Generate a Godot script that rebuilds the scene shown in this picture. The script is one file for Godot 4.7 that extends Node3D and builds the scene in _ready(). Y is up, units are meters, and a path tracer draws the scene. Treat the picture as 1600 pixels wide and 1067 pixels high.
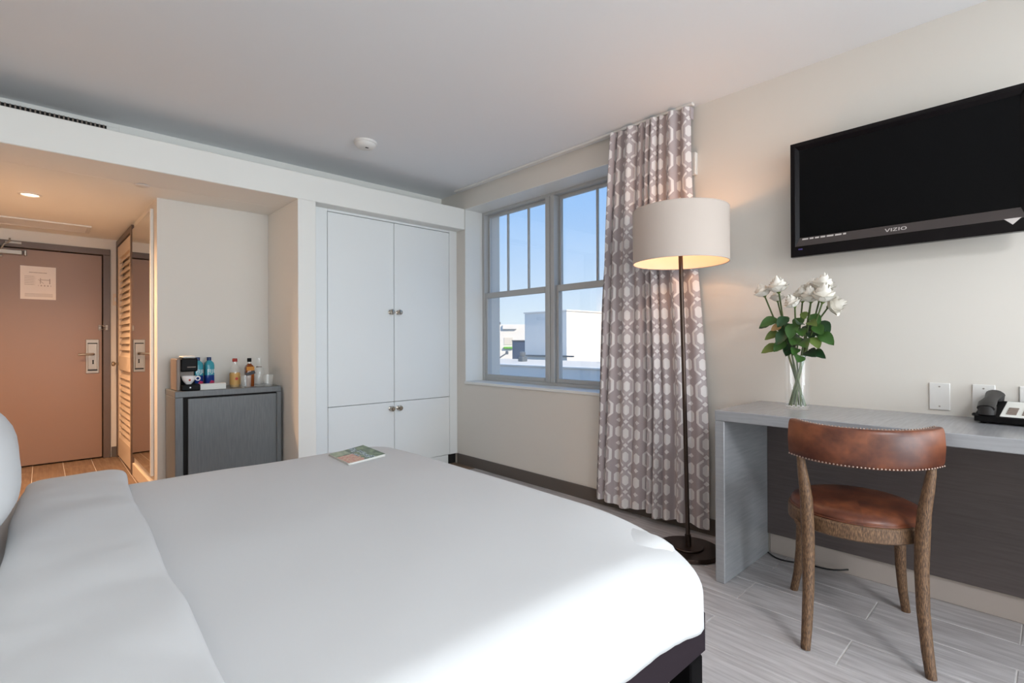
extends Node3D

# ---------------------------------------------------------------- dimensions (metres)
const W := 2.807          # inner face of the wall with the window and the television
const C := 2.485          # ceiling
const SB := 2.13          # underside of the soffit and of the hall ceiling
const ST := 2.318         # top of the soffit ledge
const ZS := -3.634        # front of the soffit
const ZC := -3.755        # front of the wardrobe
const ZN := -4.279        # back of the niche
const ZD := -6.304        # entrance door wall
const XL := -1.05
const ZR := 5.2
const HALL_A := Vector3(0.557, 0, -6.304)
const HALL_B := Vector3(0.592, 0, -4.279)

var taken := {}
var rng := RandomNumberGenerator.new()
var M := {}

func _ready():
	rng.seed = 7
	camera_and_light()
	materials()
	shell()
	window_and_outside()
	wardrobe()
	entrance()
	bed()
	desk()
	chair()
	floor_lamp()
	curtain()
	television()
	minibar()
	small_things()
	flowers()
	telephone()

# ---------------------------------------------------------------- camera, sky, lights
func camera_and_light():
	var cam := Camera3D.new()
	cam.name = "camera"
	var yaw := 0.7502
	var pitch := 0.003
	var roll := -0.0037
	var f := Vector3(sin(yaw) * cos(pitch), sin(pitch), -cos(yaw) * cos(pitch))
	var r := Vector3(cos(yaw), 0, sin(yaw))
	var u := r.cross(f)
	var r2 := r * cos(roll) + u * sin(roll)
	var u2 := u * cos(roll) - r * sin(roll)
	cam.transform = Transform3D(Basis(r2, u2, -f), Vector3(0, 1.1024, 0))
	cam.fov = rad_to_deg(2.0 * atan(533.5 / 788.7))
	cam.near = 0.05
	cam.far = 400.0
	add_child(cam)
	cam.current = true

	var env := Environment.new()
	var sky := Sky.new()
	var ps := ProceduralSkyMaterial.new()
	ps.sky_top_color = Color(0.34, 0.68, 1.0)
	ps.sky_horizon_color = Color(0.92, 0.97, 0.98)
	ps.sky_curve = 0.16
	ps.ground_bottom_color = Color(0.55, 0.56, 0.57)
	ps.ground_horizon_color = Color(0.80, 0.85, 0.88)
	ps.sun_angle_max = 0.0
	sky.sky_material = ps
	env.background_mode = Environment.BG_SKY
	env.sky = sky
	env.tonemap_mode = Environment.TONE_MAPPER_LINEAR
	env.tonemap_exposure = 1.13
	env.sdfgi_enabled = true
	env.ssao_enabled = true
	env.ssil_enabled = true
	var we := WorldEnvironment.new()
	we.name = "world_environment"
	we.environment = env
	add_child(we)

	var sun := DirectionalLight3D.new()
	sun.name = "sun"
	sun.light_energy = 1.7
	sun.light_color = Color(1.0, 0.93, 0.82)
	sun.light_angular_distance = 0.6
	sun.shadow_enabled = true
	sun.sky_mode = DirectionalLight3D.SKY_MODE_LIGHT_ONLY
	add_child(sun)
	sun.look_at_from_position(Vector3(-0.04, 0.55, 0.83) * 10.0, Vector3.ZERO)

	# soft fill light added behind the camera, in front of the rear glow panel
	var day := AreaLight3D.new()
	day.name = "added_rear_fill"
	day.area_size = Vector2(3.4, 2.1)
	day.light_energy = 14.0
	day.light_color = Color(0.905, 0.96, 1.0)
	day.area_range = 30.0
	day.area_attenuation = 2.0
	day.shadow_enabled = true
	day.position = Vector3(0.88, 1.15, ZR - 0.03)
	add_child(day)
	# second fill light, added past the desk in front of the side glow panel
	var side := AreaLight3D.new()
	side.name = "added_side_fill"
	side.area_size = Vector2(2.0, 1.5)
	side.light_energy = 3.4
	side.light_color = Color(0.93, 0.97, 1.0)
	side.area_range = 30.0
	side.area_attenuation = 2.0
	side.shadow_enabled = true
	side.position = Vector3(W - 0.02, 1.5, 2.2)
	side.rotation.y = PI / 2
	add_child(side)

# ---------------------------------------------------------------- node helpers
func numbered(called: String) -> String:
	if not taken.has(called):
		taken[called] = 0
		return called
	taken[called] += 1
	return "%s_%03d" % [called, taken[called]]

func tag(o, label := "", category := "", group := "", kind := ""):
	if label: o.set_meta("label", label)
	if category: o.set_meta("category", category)
	if group: o.set_meta("group", group)
	if kind: o.set_meta("kind", kind)
	return o

func thing(called: String, label: String, category: String, at := Vector3.ZERO, turn := 0.0, group := "") -> Node3D:
	var o := Node3D.new()
	o.name = numbered(called)
	add_child(o)
	o.position = at
	o.rotation.y = turn
	tag(o, label, category, group)
	return o

func part(st: SurfaceTool, called: String, m: Material, parent: Node = null) -> MeshInstance3D:
	var o := MeshInstance3D.new()
	st.generate_normals()
	o.mesh = st.commit()
	o.material_override = null
	o.mesh.surface_set_material(0, m)
	if parent == null:
		o.name = numbered(called)
		add_child(o)
	else:
		o.name = called
		parent.add_child(o, true)
	return o

func mpart(mesh: Mesh, called: String, m: Material, parent: Node) -> MeshInstance3D:
	var o := MeshInstance3D.new()
	o.mesh = mesh
	o.material_override = m
	o.name = called
	parent.add_child(o, true)
	return o

func struct(st: SurfaceTool, called: String, m: Material) -> MeshInstance3D:
	return tag(part(st, called, m), "", "", "", "structure")

func new_st() -> SurfaceTool:
	var st := SurfaceTool.new()
	st.begin(Mesh.PRIMITIVE_TRIANGLES)
	st.set_smooth_group(-1)
	return st

# ---------------------------------------------------------------- shapes
func tri(st: SurfaceTool, a: Vector3, b: Vector3, c: Vector3, inside: Vector3):
	# clockwise seen from outside
	if (b - a).cross(c - a).dot((a + b + c) / 3.0 - inside) > 0.0:
		var t := b
		b = c
		c = t
	st.add_vertex(a)
	st.add_vertex(b)
	st.add_vertex(c)

func quad(st: SurfaceTool, a: Vector3, b: Vector3, c: Vector3, d: Vector3, inside: Vector3):
	tri(st, a, b, c, inside)
	tri(st, a, c, d, inside)

func box(st: SurfaceTool, lo: Vector3, hi: Vector3, b := 0.003, xf := Transform3D.IDENTITY):
	var c := (lo + hi) * 0.5
	var h := (hi - lo) * 0.5
	b = minf(b, minf(h.x, minf(h.y, h.z)) * 0.8)
	var v := {}
	for sx in [-1, 1]:
		for sy in [-1, 1]:
			for sz in [-1, 1]:
				for a in 3:
					var e := Vector3(sx * (h.x - (0.0 if a == 0 else b)), sy * (h.y - (0.0 if a == 1 else b)), sz * (h.z - (0.0 if a == 2 else b)))
					v[[sx, sy, sz, a]] = xf * (c + e)
	var k := xf * c
	st.set_smooth_group(-1)
	for s in [-1, 1]:
		quad(st, v[[s, -1, -1, 0]], v[[s, -1, 1, 0]], v[[s, 1, 1, 0]], v[[s, 1, -1, 0]], k)
		quad(st, v[[-1, s, -1, 1]], v[[-1, s, 1, 1]], v[[1, s, 1, 1]], v[[1, s, -1, 1]], k)
		quad(st, v[[-1, -1, s, 2]], v[[-1, 1, s, 2]], v[[1, 1, s, 2]], v[[1, -1, s, 2]], k)
	if b <= 0.0:
		return
	for s in [-1, 1]:
		for t in [-1, 1]:
			quad(st, v[[s, t, -1, 0]], v[[s, t, 1, 0]], v[[s, t, 1, 1]], v[[s, t, -1, 1]], k)
			quad(st, v[[s, -1, t, 0]], v[[s, 1, t, 0]], v[[s, 1, t, 2]], v[[s, -1, t, 2]], k)
			quad(st, v[[-1, s, t, 1]], v[[1, s, t, 1]], v[[1, s, t, 2]], v[[-1, s, t, 2]], k)
			for q in [-1, 1]:
				tri(st, v[[s, t, q, 0]], v[[s, t, q, 1]], v[[s, t, q, 2]], k)

func bx(lo: Vector3, hi: Vector3, b := 0.003, xf := Transform3D.IDENTITY) -> SurfaceTool:
	var st := new_st()
	box(st, lo, hi, b, xf)
	return st

# prof: [radius, height] pairs; creases where the outline bends sharply
func lathe(st: SurfaceTool, prof: Array, segs := 24, xf := Transform3D.IDENTITY, group0 := 1):
	var g := group0
	var n := prof.size()
	for i in n - 1:
		if i > 0:
			var d0 := Vector2(prof[i][0] - prof[i - 1][0], prof[i][1] - prof[i - 1][1])
			var d1 := Vector2(prof[i + 1][0] - prof[i][0], prof[i + 1][1] - prof[i][1])
			if absf(d0.angle_to(d1)) > 0.6:
				g += 1
		st.set_smooth_group(g)
		for k in segs:
			var a := TAU * k / segs
			var b := TAU * (k + 1) / segs
			if k == segs - 1:
				b = 0.0
			var p0 := xf * Vector3(prof[i][0] * cos(a), prof[i][1], prof[i][0] * sin(a))
			var p1 := xf * Vector3(prof[i][0] * cos(b), prof[i][1], prof[i][0] * sin(b))
			var q0 := xf * Vector3(prof[i + 1][0] * cos(a), prof[i + 1][1], prof[i + 1][0] * sin(a))
			var q1 := xf * Vector3(prof[i + 1][0] * cos(b), prof[i + 1][1], prof[i + 1][0] * sin(b))
			if prof[i][0] > 1e-6:
				st.add_vertex(p0); st.add_vertex(q1); st.add_vertex(p1)
			if prof[i + 1][0] > 1e-6:
				st.add_vertex(p0); st.add_vertex(q0); st.add_vertex(q1)

# the outline runs from bottom to top on the outside
func turned(prof: Array, segs := 24, xf := Transform3D.IDENTITY) -> SurfaceTool:
	var st := new_st()
	var rev := prof.duplicate()
	lathe(st, rev, segs, xf)
	return st

func tube(st: SurfaceTool, pts: Array, radii: Array, segs := 10, flat := 1.0, up := Vector3.UP):
	# swept ellipse: radii[i] across, radii[i] * flat along «up»
	st.set_smooth_group(1)
	var n := pts.size()
	var rings := []
	var ref := up
	for i in n:
		var d: Vector3 = (pts[mini(i + 1, n - 1)] - pts[maxi(i - 1, 0)]).normalized()
		var side := d.cross(ref)
		if side.length() < 1e-3:
			side = d.cross(Vector3(0.3, 0.2, 1))
		side = side.normalized()
		var upv := side.cross(d).normalized()
		ref = upv
		var ring := []
		for k in segs:
			var a := TAU * k / segs
			ring.append(pts[i] + side * cos(a) * radii[i] + upv * sin(a) * radii[i] * flat)
		rings.append(ring)
	for i in n - 1:
		var mid: Vector3 = (pts[i] + pts[i + 1]) * 0.5
		for k in segs:
			var l := (k + 1) % segs
			quad(st, rings[i][k], rings[i][l], rings[i + 1][l], rings[i + 1][k], mid)
	st.set_smooth_group(-1)
	for e in [0, n - 1]:
		var inner: Vector3 = pts[1] if e == 0 else pts[n - 2]
		for k in range(1, segs - 1):
			tri(st, rings[e][0], rings[e][k], rings[e][k + 1], inner)

# a closed outline in the plane (x, y), given depth along z
func prism(st: SurfaceTool, poly: PackedVector2Array, z0: float, z1: float, xf := Transform3D.IDENTITY):
	st.set_smooth_group(-1)
	var idx := Geometry2D.triangulate_polygon(poly)
	var away := xf * Vector3(0, 0, (z0 + z1) * 0.5)
	for e in [z0, z1]:
		for i in range(0, idx.size(), 3):
			var a := Vector3(poly[idx[i]].x, poly[idx[i]].y, e)
			var b := Vector3(poly[idx[i + 1]].x, poly[idx[i + 1]].y, e)
			var c := Vector3(poly[idx[i + 2]].x, poly[idx[i + 2]].y, e)
			var m := (a + b + c) / 3.0
			tri(st, xf * a, xf * b, xf * c, xf * Vector3(m.x, m.y, (z0 + z1) * 0.5))
	var ccw := not Geometry2D.is_polygon_clockwise(poly)
	var n := poly.size()
	for i in n:
		var p := poly[i]
		var q := poly[(i + 1) % n]
		var nrm := Vector2(q.y - p.y, p.x - q.x) * (1.0 if ccw else -1.0)
		var m2 := (p + q) * 0.5 - nrm.normalized() * 0.001
		quad(st, xf * Vector3(p.x, p.y, z0), xf * Vector3(q.x, q.y, z0), xf * Vector3(q.x, q.y, z1), xf * Vector3(p.x, p.y, z1), xf * Vector3(m2.x, m2.y, (z0 + z1) * 0.5))

func round_rect(w: float, h: float, r: float, n := 5) -> PackedVector2Array:
	var out := PackedVector2Array()
	for q in 4:
		var cx: float = (w / 2 - r) * [1, -1, -1, 1][q]
		var cy: float = (h / 2 - r) * [1, 1, -1, -1][q]
		for i in n + 1:
			var a := PI / 2 * (q + float(i) / n)
			out.append(Vector2(cx + r * cos(a), cy + r * sin(a)))
	return out

# a grid of points, p[row][col], drawn on one side with uv
func sheet(st: SurfaceTool, p: Array, uv: Array, flip := false, group := 1):
	st.set_smooth_group(group)
	for i in p.size() - 1:
		for j in p[i].size() - 1:
			var q := [[i, j], [i, j + 1], [i + 1, j + 1], [i, j], [i + 1, j + 1], [i + 1, j]]
			if flip:
				q = [[i, j], [i + 1, j + 1], [i, j + 1], [i, j], [i + 1, j], [i + 1, j + 1]]
			for e in q:
				if uv:
					st.set_uv(uv[e[0]][e[1]])
				st.add_vertex(p[e[0]][e[1]])

# ---------------------------------------------------------------- materials
func mat(called: String, c: Color, rough := 0.6, metal := 0.0, spec := 0.5) -> StandardMaterial3D:
	var m := StandardMaterial3D.new()
	m.resource_name = called
	m.albedo_color = c
	m.roughness = rough
	m.metallic = metal
	m.metallic_specular = spec
	M[called] = m
	return m

func c8(r: int, g: int, b: int) -> Color:
	return Color(r / 255.0, g / 255.0, b / 255.0)

func noise(freq: float, s: int, oct := 4) -> FastNoiseLite:
	var n := FastNoiseLite.new()
	n.seed = s
	n.frequency = freq
	n.noise_type = FastNoiseLite.TYPE_SIMPLEX_SMOOTH
	n.fractal_octaves = oct
	return n

func picture(w: int, h: int, f: Callable) -> ImageTexture:
	var im := Image.create(w, h, false, Image.FORMAT_RGB8)
	for y in h:
		for x in w:
			im.set_pixel(x, y, f.call(x, y))
	return ImageTexture.create_from_image(im)

func streaks(w: int, h: int, base: Color, dark: Color, fx: float, fy: float, s: int, contrast := 1.0) -> ImageTexture:
	# grain that runs along x
	var a := noise(1.0, s, 4)
	var b := noise(1.0, s + 3, 3)
	return picture(w, h, func(x, y):
		# blend two offsets so that the picture repeats without a seam
		var t := float(x) / w
		var n0 := a.get_noise_2d(x * fx, y * fy) + 0.6 * b.get_noise_2d(x * fx * 0.3, y * fy * 3.1)
		var n1 := a.get_noise_2d((x - w) * fx, y * fy) + 0.6 * b.get_noise_2d((x - w) * fx * 0.3, y * fy * 3.1)
		var n := lerpf(n0, n1, t) * contrast
		return base.lerp(dark, clampf(0.5 + n, 0.0, 1.0)))

func with_texture(m: StandardMaterial3D, t: Texture2D, scale := Vector3.ONE, world := false):
	m.albedo_color = Color.WHITE
	m.albedo_texture = t
	m.uv1_triplanar = true
	m.uv1_world_triplanar = world
	m.uv1_scale = scale
	m.uv1_triplanar_sharpness = 6.0
	return m

func materials():
	mat("wall_paint", c8(221, 216, 208), 0.75)
	mat("ceiling_paint", c8(235, 237, 239), 0.9, 0.0, 0.2)
	mat("soffit_paint", c8(238, 237, 232), 0.8, 0.0, 0.3)
	mat("wardrobe_paint", c8(234, 236, 235), 0.45)
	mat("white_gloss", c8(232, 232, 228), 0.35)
	mat("white_plastic", c8(226, 224, 220), 0.4)
	mat("baseboard", c8(92, 84, 78), 0.5)
	mat("baseboard_pale", c8(176, 165, 157), 0.6)
	mat("grout", c8(228, 224, 220), 0.9)
	mat("hall_door", c8(146, 116, 97), 0.42)
	mat("hall_frame", c8(98, 82, 72), 0.4)
	mat("louver", c8(226, 208, 186), 0.5)
	mat("dark_gap", c8(22, 20, 19), 0.9)
	mat("steel", c8(168, 162, 154), 0.5, 0.8)
	mat("chrome", c8(190, 182, 170), 0.15, 1.0)
	mat("brass", c8(206, 184, 150), 0.22, 1.0)
	mat("bronze", c8(74, 62, 56), 0.3, 0.9)
	mat("aluminium", c8(186, 187, 186), 0.45, 0.1)
	mat("mirror", c8(225, 226, 224), 0.01, 1.0)
	mat("linen", c8(205, 206, 207), 0.85, 0.0, 0.2)
	mat("bed_fabric", c8(42, 35, 40), 0.9, 0.0, 0.2)
	mat("black_leg", c8(10, 9, 10), 0.6, 0.0, 0.15)
	mat("black_plastic", c8(16, 15, 16), 0.5, 0.0, 0.25)
	mat("phone_plastic", c8(38, 35, 34), 0.45)
	mat("tv_bezel", c8(14, 10, 12), 0.2, 0.0, 0.3)
	mat("tv_lip", c8(64, 56, 54), 0.35)
	mat("tv_screen", c8(5, 5, 6), 0.25, 0.0, 0.25)
	mat("tv_print", c8(205, 198, 194), 0.5)
	mat("tv_violet", c8(70, 60, 130), 0.5)
	mat("heading_tape", c8(176, 166, 168), 0.9)
	mat("paper", c8(232, 222, 214), 0.9)
	mat("card", c8(226, 226, 220), 0.8)
	mat("cable", c8(28, 26, 26), 0.5)
	mat("rose_stem", c8(74, 92, 44), 0.6)
	mat("leaf_a", c8(58, 96, 40), 0.45).backlight_enabled = true
	mat("leaf_b", c8(36, 68, 38), 0.45)
	mat("leaf_c", c8(96, 116, 52), 0.5).backlight_enabled = true
	mat("leaf_dry", c8(178, 140, 92), 0.7)
	M.leaf_a.backlight = c8(40, 60, 18)
	M.leaf_c.backlight = c8(60, 70, 24)
	var ro := mat("rose_petal", c8(243, 238, 228), 0.7)
	ro.backlight_enabled = true
	ro.backlight = c8(90, 86, 76)
	var gl := mat("window_glass", Color(0.95, 0.97, 0.97, 0.06), 0.0)
	gl.transparency = BaseMaterial3D.TRANSPARENCY_ALPHA
	var vg := mat("clear_glass", Color(0.97, 0.99, 0.98, 0.04), 0.02)
	vg.refraction_enabled = true
	vg.refraction_scale = 0.05
	vg.transparency = BaseMaterial3D.TRANSPARENCY_ALPHA
	var va := mat("vase_glass", Color(0.98, 1.0, 0.99, 0.03), 0.0, 0.0, 0.4)
	va.transparency = BaseMaterial3D.TRANSPARENCY_ALPHA
	var tg := mat("thin_glass", Color(0.94, 0.97, 0.96, 0.10), 0.03)
	tg.transparency = BaseMaterial3D.TRANSPARENCY_ALPHA
	mat("whisky", c8(128, 62, 16), 0.08, 0.0, 0.6)
	mat("tequila", c8(206, 166, 100), 0.1, 0.0, 0.6)
	mat("label_gold", c8(202, 158, 92), 0.6)
	mat("label_black", c8(34, 30, 34), 0.5)
	mat("label_orange", c8(196, 128, 34), 0.6)
	mat("label_red", c8(190, 48, 36), 0.5)
	mat("cap_red", c8(160, 46, 36), 0.5)
	mat("cap_blue", c8(16, 52, 104), 0.4)
	mat("water_teal", c8(58, 152, 168), 0.15)
	mat("water_blue", c8(28, 58, 132), 0.15)
	mat("flower_pink", c8(196, 30, 92), 0.5)
	mat("print_white", c8(226, 236, 238), 0.5)
	mat("porcelain", c8(240, 238, 238), 0.15)
	mat("grey_plastic", c8(132, 118, 108), 0.5)
	var sh := mat("lamp_shade", c8(209, 196, 186), 0.9, 0.0, 0.1)
	sh.backlight_enabled = true
	sh.backlight = c8(60, 50, 42)
	mat("shade_lining", c8(245, 232, 214), 0.8)
	var bulb := mat("bulb_glow", c8(255, 220, 170), 0.5)
	bulb.emission_enabled = true
	bulb.emission = c8(255, 196, 130)
	bulb.emission_energy_multiplier = 3.0
	var dl := mat("downlight_glow", c8(255, 230, 200), 0.5)
	dl.emission_enabled = true
	dl.emission = c8(255, 222, 180)
	dl.emission_energy_multiplier = 4.0
	var cg := mat("added_lamp_glow", c8(240, 238, 234), 0.6)  # glow of the ceiling lamp added out of view
	cg.emission_enabled = true
	cg.emission = c8(255, 250, 242)
	cg.emission_energy_multiplier = 2.0
	# glowing panels added out of view to fill the room with soft light
	var panel_glow := mat("added_panel_glow", c8(240, 240, 240), 0.9)
	panel_glow.emission_enabled = true
	panel_glow.emission = c8(250, 248, 244)
	panel_glow.emission_energy_multiplier = 0.9

	var desk_t := streaks(512, 256, c8(160, 161, 164), c8(148, 149, 152), 0.008, 0.2, 21, 0.7)
	with_texture(mat("desk_wood", Color.WHITE, 0.22, 0.0, 0.7), desk_t, Vector3(1.2, 1.2, 1.2))
	var mini_t := streaks(512, 256, c8(108, 112, 114), c8(94, 98, 101), 0.008, 0.22, 33, 0.8)
	var pan_t := streaks(512, 256, c8(92, 83, 81), c8(80, 71, 70), 0.008, 0.2, 27, 0.7)
	with_texture(mat("panel_laminate", Color.WHITE, 0.5), pan_t, Vector3(1.2, 1.2, 1.2))
	# vertical grain: turn the picture
	var im: Image = mini_t.get_image()
	im.rotate_90(CLOCKWISE)
	with_texture(mat("minibar_wood", Color.WHITE, 0.4), ImageTexture.create_from_image(im), Vector3(1.6, 1.6, 1.6))
	var oak := streaks(512, 256, c8(136, 104, 74), c8(66, 46, 32), 0.022, 0.30, 45, 1.2).get_image()
	oak.rotate_90(CLOCKWISE)
	with_texture(mat("chair_oak", Color.WHITE, 0.6), ImageTexture.create_from_image(oak), Vector3(4, 4, 4))
	var na := noise(0.012, 51, 4)
	var nb := noise(0.06, 52, 3)
	var leather_t := picture(256, 256, func(x, y):
		var n := clampf(0.5 + 0.9 * na.get_noise_2d(x, y) + 0.25 * nb.get_noise_2d(x, y), 0.0, 1.0)
		return c8(126, 72, 46).lerp(c8(74, 38, 27), n))
	with_texture(mat("leather", Color.WHITE, 0.34), leather_t, Vector3(2.2, 2.2, 2.2))
	mat("nailhead", c8(168, 146, 134), 0.4, 1.0)
	# floor: four wood-look tiles cut from one grain picture
	var plank_t := streaks(1024, 512, c8(208, 204, 204), c8(168, 163, 163), 0.006, 0.075, 61, 0.75)
	var pm := mat("plank", Color.WHITE, 0.42)
	pm.albedo_texture = plank_t
	var hall_t := streaks(1024, 512, c8(152, 130, 110), c8(120, 99, 81), 0.006, 0.075, 67, 0.75)
	mat("plank_brown", Color.WHITE, 0.4).albedo_texture = hall_t
	# curtain print
	var cur := mat("curtain_print", Color.WHITE, 0.9, 0.0, 0.15)
	cur.albedo_texture = curtain_print()
	cur.backlight_enabled = true
	cur.backlight = c8(28, 26, 26)

func curtain_print() -> ImageTexture:
	var w := 256
	var h := 240
	var ground := c8(180, 170, 172)
	var light := c8(230, 227, 226)
	var inner := c8(187, 178, 180)
	var oct := func(dx: float, dy: float, hw: float, hh: float, ch: float) -> float:
		# distance-like value: < 0 inside an upright stretched octagon
		return maxf(maxf(absf(dx) - hw, absf(dy) - hh), (absf(dx) + absf(dy)) - (hw + hh - ch))
	var nz := noise(0.25, 71, 2)
	return picture(w, h, func(x, y):
		var u := float(x) / w * 0.16
		var v := float(y) / h * 0.15
		var c := ground
		var du := fposmod(u + 0.08, 0.16) - 0.08
		var dv := v - 0.075
		var e: float = oct.call(du, dv, 0.046, 0.062, 0.030)
		if e < 0.0:
			c = light
		if e < -0.015 or (absf(du) < 0.013 and absf(dv) > 0.04):
			c = inner if e < -0.002 else ground
		if oct.call(du, dv, 0.0175, 0.033, 0.014) < 0.0:
			c = light
		var d2 := fposmod(u, 0.16) - 0.08
		if oct.call(d2, dv, 0.019, 0.034, 0.014) < 0.0:
			c = light
		var dm := minf(v, 0.15 - v)
		if absf(du) + dm < 0.015 or absf(d2) + dm < 0.015:
			c = light
		return c * (1.0 + 0.05 * nz.get_noise_2d(x, y)))

# ---------------------------------------------------------------- the room
func shell():
	# floor: screed with grout, and the wood-look tiles laid on it
	var fl := struct(bx(Vector3(XL - 0.2, -0.15, ZD - 0.3), Vector3(W + 0.3, -0.003, ZR + 0.2), 0.0), "floor", M.grout)
	var meshes := []
	for k in 6:
		var st := new_st()
		var pw := 0.2005
		var pl := 0.845
		var v0 := 0.16 * k
		var u0 := 0.37 * k
		# top with bevelled rim; uv along the grain
		var b := 0.0015
		var ring0 := [Vector3(-pw / 2 + b, 0, -pl / 2 + b), Vector3(pw / 2 - b, 0, -pl / 2 + b), Vector3(pw / 2 - b, 0, pl / 2 - b), Vector3(-pw / 2 + b, 0, pl / 2 - b)]
		var ring1 := [Vector3(-pw / 2, -b, -pl / 2), Vector3(pw / 2, -b, -pl / 2), Vector3(pw / 2, -b, pl / 2), Vector3(-pw / 2, -b, pl / 2)]
		var ring2 := []
		for p in ring1:
			ring2.append(p + Vector3(0, -0.0025, 0))
		var put := func(p: Vector3):
			st.set_uv(Vector2(u0 + p.z * 0.62, v0 + p.x * 0.72))
			st.add_vertex(p)
		for t in [[0, 1, 2], [0, 2, 3]]:
			for q in t:
				put.call(ring0[q])
		for r in [[ring0, ring1], [ring1, ring2]]:
			for i in 4:
				var j := (i + 1) % 4
				for p in [r[0][i], r[1][j], r[0][j], r[0][i], r[1][i], r[1][j]]:
					put.call(p)
		st.generate_normals()
		meshes.append(st.commit())
	var row := 0
	var x := 2.4965 + 0.2045        # rows counted from the window wall
	while x > XL - 0.1:
		var z := -0.512 + (0.4245 if row % 2 == 0 else 0.0) + 0.424 - 0.849 * 8
		while z < ZR + 0.4:
			var o := MeshInstance3D.new()
			o.mesh = meshes[rng.randi() % 6]
			o.name = "plank"
			o.material_override = M.plank if z > -3.6 else M.plank_brown
			o.position = Vector3(x, 0, z)
			if rng.randf() < 0.5:
				o.rotation.y = PI
			fl.add_child(o, true)
			z += 0.849
		x -= 0.2045
		row += 1

	# wall with the window; the opening is framed by four blocks
	var wl := new_st()
	var x1 := W + 0.42
	var we := -1.55
	box(wl, Vector3(W, 0, ZD - 0.2), Vector3(x1, 2.7, ZS), 0.0)
	box(wl, Vector3(W, 0, we), Vector3(x1, 2.7, 1.2), 0.0)
	box(wl, Vector3(W, 0, 3.2), Vector3(x1, 2.7, ZR + 0.2), 0.0)
	box(wl, Vector3(W, 0, 1.2), Vector3(x1, 0.75, 3.2), 0.0)
	box(wl, Vector3(W, 2.25, 1.2), Vector3(x1, 2.7, 3.2), 0.0)
	box(wl, Vector3(W, 0, ZS), Vector3(x1, 0.75, we), 0.0)
	box(wl, Vector3(W, ST, ZS), Vector3(x1, 2.7, we), 0.0)
	struct(wl, "wall_right", M.wall_paint)
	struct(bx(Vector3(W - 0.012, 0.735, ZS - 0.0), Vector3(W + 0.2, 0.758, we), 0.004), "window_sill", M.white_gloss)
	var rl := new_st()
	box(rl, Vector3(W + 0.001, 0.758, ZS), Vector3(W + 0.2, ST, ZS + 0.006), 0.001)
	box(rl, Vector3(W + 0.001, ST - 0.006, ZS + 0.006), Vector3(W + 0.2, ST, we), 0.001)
	struct(rl, "added_trim_1", M.white_gloss)  # white boards added: skylight on the reveal is put into their colour
	struct(bx(Vector3(XL - 0.2, 0, ZD - 0.2), Vector3(XL, 2.7, ZR + 0.2), 0.0), "wall_left", M.wall_paint)
	# rear wall with an opening for the added glow panel
	var rw := new_st()
	box(rw, Vector3(XL, 0, ZR), Vector3(-0.82, 2.6, ZR + 0.2), 0.0)
	box(rw, Vector3(2.58, 0, ZR), Vector3(W, 2.6, ZR + 0.2), 0.0)
	box(rw, Vector3(-0.82, 0, ZR), Vector3(2.58, 0.1, ZR + 0.2), 0.0)
	box(rw, Vector3(-0.82, 2.2, ZR), Vector3(2.58, 2.6, ZR + 0.2), 0.0)
	struct(rw, "wall_rear", M.wall_paint)
	var sw := struct(bx(Vector3(-0.82, 0.1, ZR + 0.02), Vector3(2.58, 2.2, ZR + 0.03), 0.0), "window_2", M.added_panel_glow)
	sw.set_meta("label", "wide glowing panel added unseen behind the camera as soft fill light")
	var sw3 := struct(bx(Vector3(W + 0.02, 0.75, 1.2), Vector3(W + 0.03, 2.25, 3.2), 0.0), "window_3", M.added_panel_glow)  # second glow panel, added out of view in its own opening
	sw3.set_meta("label", "glowing panel added unseen past the desk as soft fill light")
	# ceilings and soffit
	struct(bx(Vector3(XL - 0.2, C, -4.12), Vector3(W + 0.3, C + 0.15, ZR + 0.2), 0.0), "ceiling", M.ceiling_paint)
	struct(bx(Vector3(XL - 0.2, SB, ZD - 0.2), Vector3(W, SB + 0.1, -4.0), 0.0), "ceiling_hall", M.soffit_paint)
	struct(bx(Vector3(XL, SB, -4.0), Vector3(W, ST, ZS), 0.004), "soffit", M.soffit_paint)
	struct(bx(Vector3(XL, ST - 0.05, -4.12), Vector3(W, C, -4.0), 0.0), "wall_ledge", M.soffit_paint)
	# niche and stub
	struct(bx(Vector3(0.592, 0, ZN - 0.1), Vector3(W, SB, ZN), 0.0), "wall_niche", M.wall_paint)
	struct(bx(Vector3(1.325, 0, ZN), Vector3(1.452, SB, ZS), 0.003), "wall_stub", M.soffit_paint)
	# hall: slightly skewed side wall with the closet opening
	var hw := new_st()
	var hx := hall()
	var L := (HALL_B - HALL_A).length()
	box(hw, Vector3(0, 0, -L), Vector3(0.1, SB, -0.93), 0.0, hx)
	box(hw, Vector3(0, 2.085, -0.93), Vector3(0.1, SB, -0.06), 0.0, hx)
	box(hw, Vector3(0, 0, -0.06), Vector3(0.1, SB, 0.1), 0.0, hx)
	struct(hw, "wall_hall", M.wall_paint)
	struct(bx(Vector3(XL, 0, ZD), Vector3(-0.62, SB, -4.0), 0.0), "wall_hall_side", M.wall_paint)
	var dw := new_st()
	box(dw, Vector3(XL, 0, ZD - 0.12), Vector3(-0.50, SB, ZD), 0.0)
	box(dw, Vector3(0.462, 0, ZD - 0.12), Vector3(1.2, SB, ZD), 0.0)
	box(dw, Vector3(-0.50, 2.0, ZD - 0.12), Vector3(0.462, SB, ZD), 0.0)
	struct(dw, "wall_far", M.wall_paint)
	# flush ceiling lamp added unseen behind the camera to fill the room with light
	var cl := thing("added_ceiling_lamp", "round flush ceiling lamp with white diffuser, added unseen as fill light", "ceiling lamp", Vector3(0.7, C, 1.5))
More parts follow.
